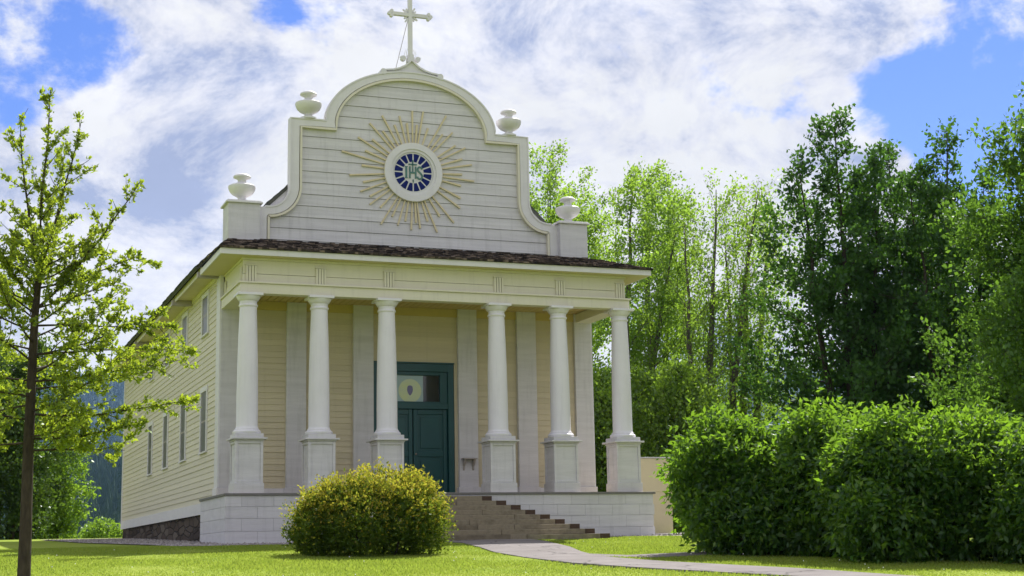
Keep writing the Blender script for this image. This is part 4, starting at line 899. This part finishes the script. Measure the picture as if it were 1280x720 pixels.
# dark clump
DG = 'clump of dark tall trees'
D1 = thing('dark_tree', (20.9, 11.2, g(21, 11)), 'tallest dark green tree, left one of the clump behind the hedge', 'tree', DG)
D2 = thing('dark_tree', (25.0, 13.4, g(25, 13)), 'dark green tree in the middle of the clump, its crown a little lower', 'tree', DG)
D3 = thing('dark_tree', (24.5, 9.0, g(24, 9)), 'dark green tree at the right of the clump with blue sky beside its top', 'tree', DG)
layered(41, 18.3, 4.3, D1, M['ldark'], M['bark'], .20, 3.9)
layered(42, 17.6, 4.0, D2, M['ldark'], M['bark'], .20, 3.9)
layered(43, 17.2, 4.2, D3, M['ldark'], M['bark'], .20, 3.9)
# right edge
r1 = thing('olive_tree', (16.4, -8.4, g(16, -8)), 'olive green leafy tree filling the right edge above the hedge', 'tree')
broad(51, 13.8, 4.0, r1, M['lolive'], M['bark'], .15, 36, 2, .06, .19, -5, 45, 76, 2, .12)
r2 = thing('bushy_tree', (18.2, -3.8, g(18, -4)), 'low bushy olive tree between the dark clump and the right edge', 'tree')
broad(52, 9.0, 2.2, r2, M['lolive'], M['bark'], .15, 36, 2, .04, .19, 0, 55, 56, 2, .3)
# understorey right of the church
UG = 'bushy young trees right of the church'
U1 = thing('bushy_tree', (14.0, 13.6, g(14, 13)), 'bright bushy tree seen behind the right-hand porch column and the hedge', 'tree', UG)
broad(61, 7.6, 2.7, U1, M['lshrub'], M['bark'], .16, 24, 3, .03, .22, 0, 60, 54, 2, .3)
copy_tree(U1, (13.0, 18.2, g(13, 18)), 2.0, 1.0, 'bushy tree showing between the two right-hand porch columns', UG)
copy_tree(U1, (16.2, 12.2, g(16, 12)), 4.0, .66, 'small bushy tree above the left end of the hedge', UG)
copy_tree(U1, (14.6, 24.6, g(14, 24)), 1.1, 1.15, 'bushy tree tucked behind the right end of the porch', UG)
copy_tree(U1, (24.0, 20.0, g(24, 20)), 5.0, .55, 'bushy tree in the gap left of the dark clump', UG)
copy_tree(U1, (28.0, 16.0, g(28, 16)), 3.0, .9, 'bushy tree low behind the dark clump', UG)
copy_tree(U1, (22.5, 2.5, g(22, 2)), .5, .8, 'bushy tree low behind the right part of the hedge', UG)
s1 = thing('garden_shrub', (14.2, 12.6, g(14, 12)), 'pale leafy shrub low beyond the cream wall', 'shrub')
s1.location = (12.6, 9.6, g(12, 9)); shrub(s1, [(0, 0, .8, 1.1, 1.0, .85), (.8, .3, .6, .8, .8, .7)], 1100, 8, .10, M['lshrub'], 12, .1, .25, 700, .5)
# left background
LG = 'trees beyond the lawn at the left'
l1 = thing('shade_tree', (-10.3, 37.3, g(-10, 37)), 'dense shady tree with several trunks behind the young tree', 'tree', LG)
broad(71, 11.2, 3.3, l1, M['lshade'], M['bark'], .19, 26, 3, .06, .24, -5, 50, 60, 2, .3)
copy_tree(l1, (-13.0, 35.4, g(-13, 35)), 2.2, 1.0, 'dark shady tree at the left picture edge behind the lawn', LG)
l3 = thing('bushy_tree', (-7.6, 41.5, g(-7, 41)), 'small sunlit tree between the shade trees and the church wall', 'tree', LG)
broad(72, 6.4, 1.7, l3, M['lshrub'], M['bark'], .17, 26, 2, .06, .2, -5, 50, 40, 2, .3)
s2 = thing('garden_shrub', (-4.7, 47.0, g(-5, 47)), 'small bright green shrub at the far back corner of the church', 'shrub')
shrub(s2, [(0, 0, .9, 1.0, .9, .9), (.9, .2, .75, .8, .8, .75)], 700, 7, .14, M['lshrub'], 13, .1, .3, 500, .5)
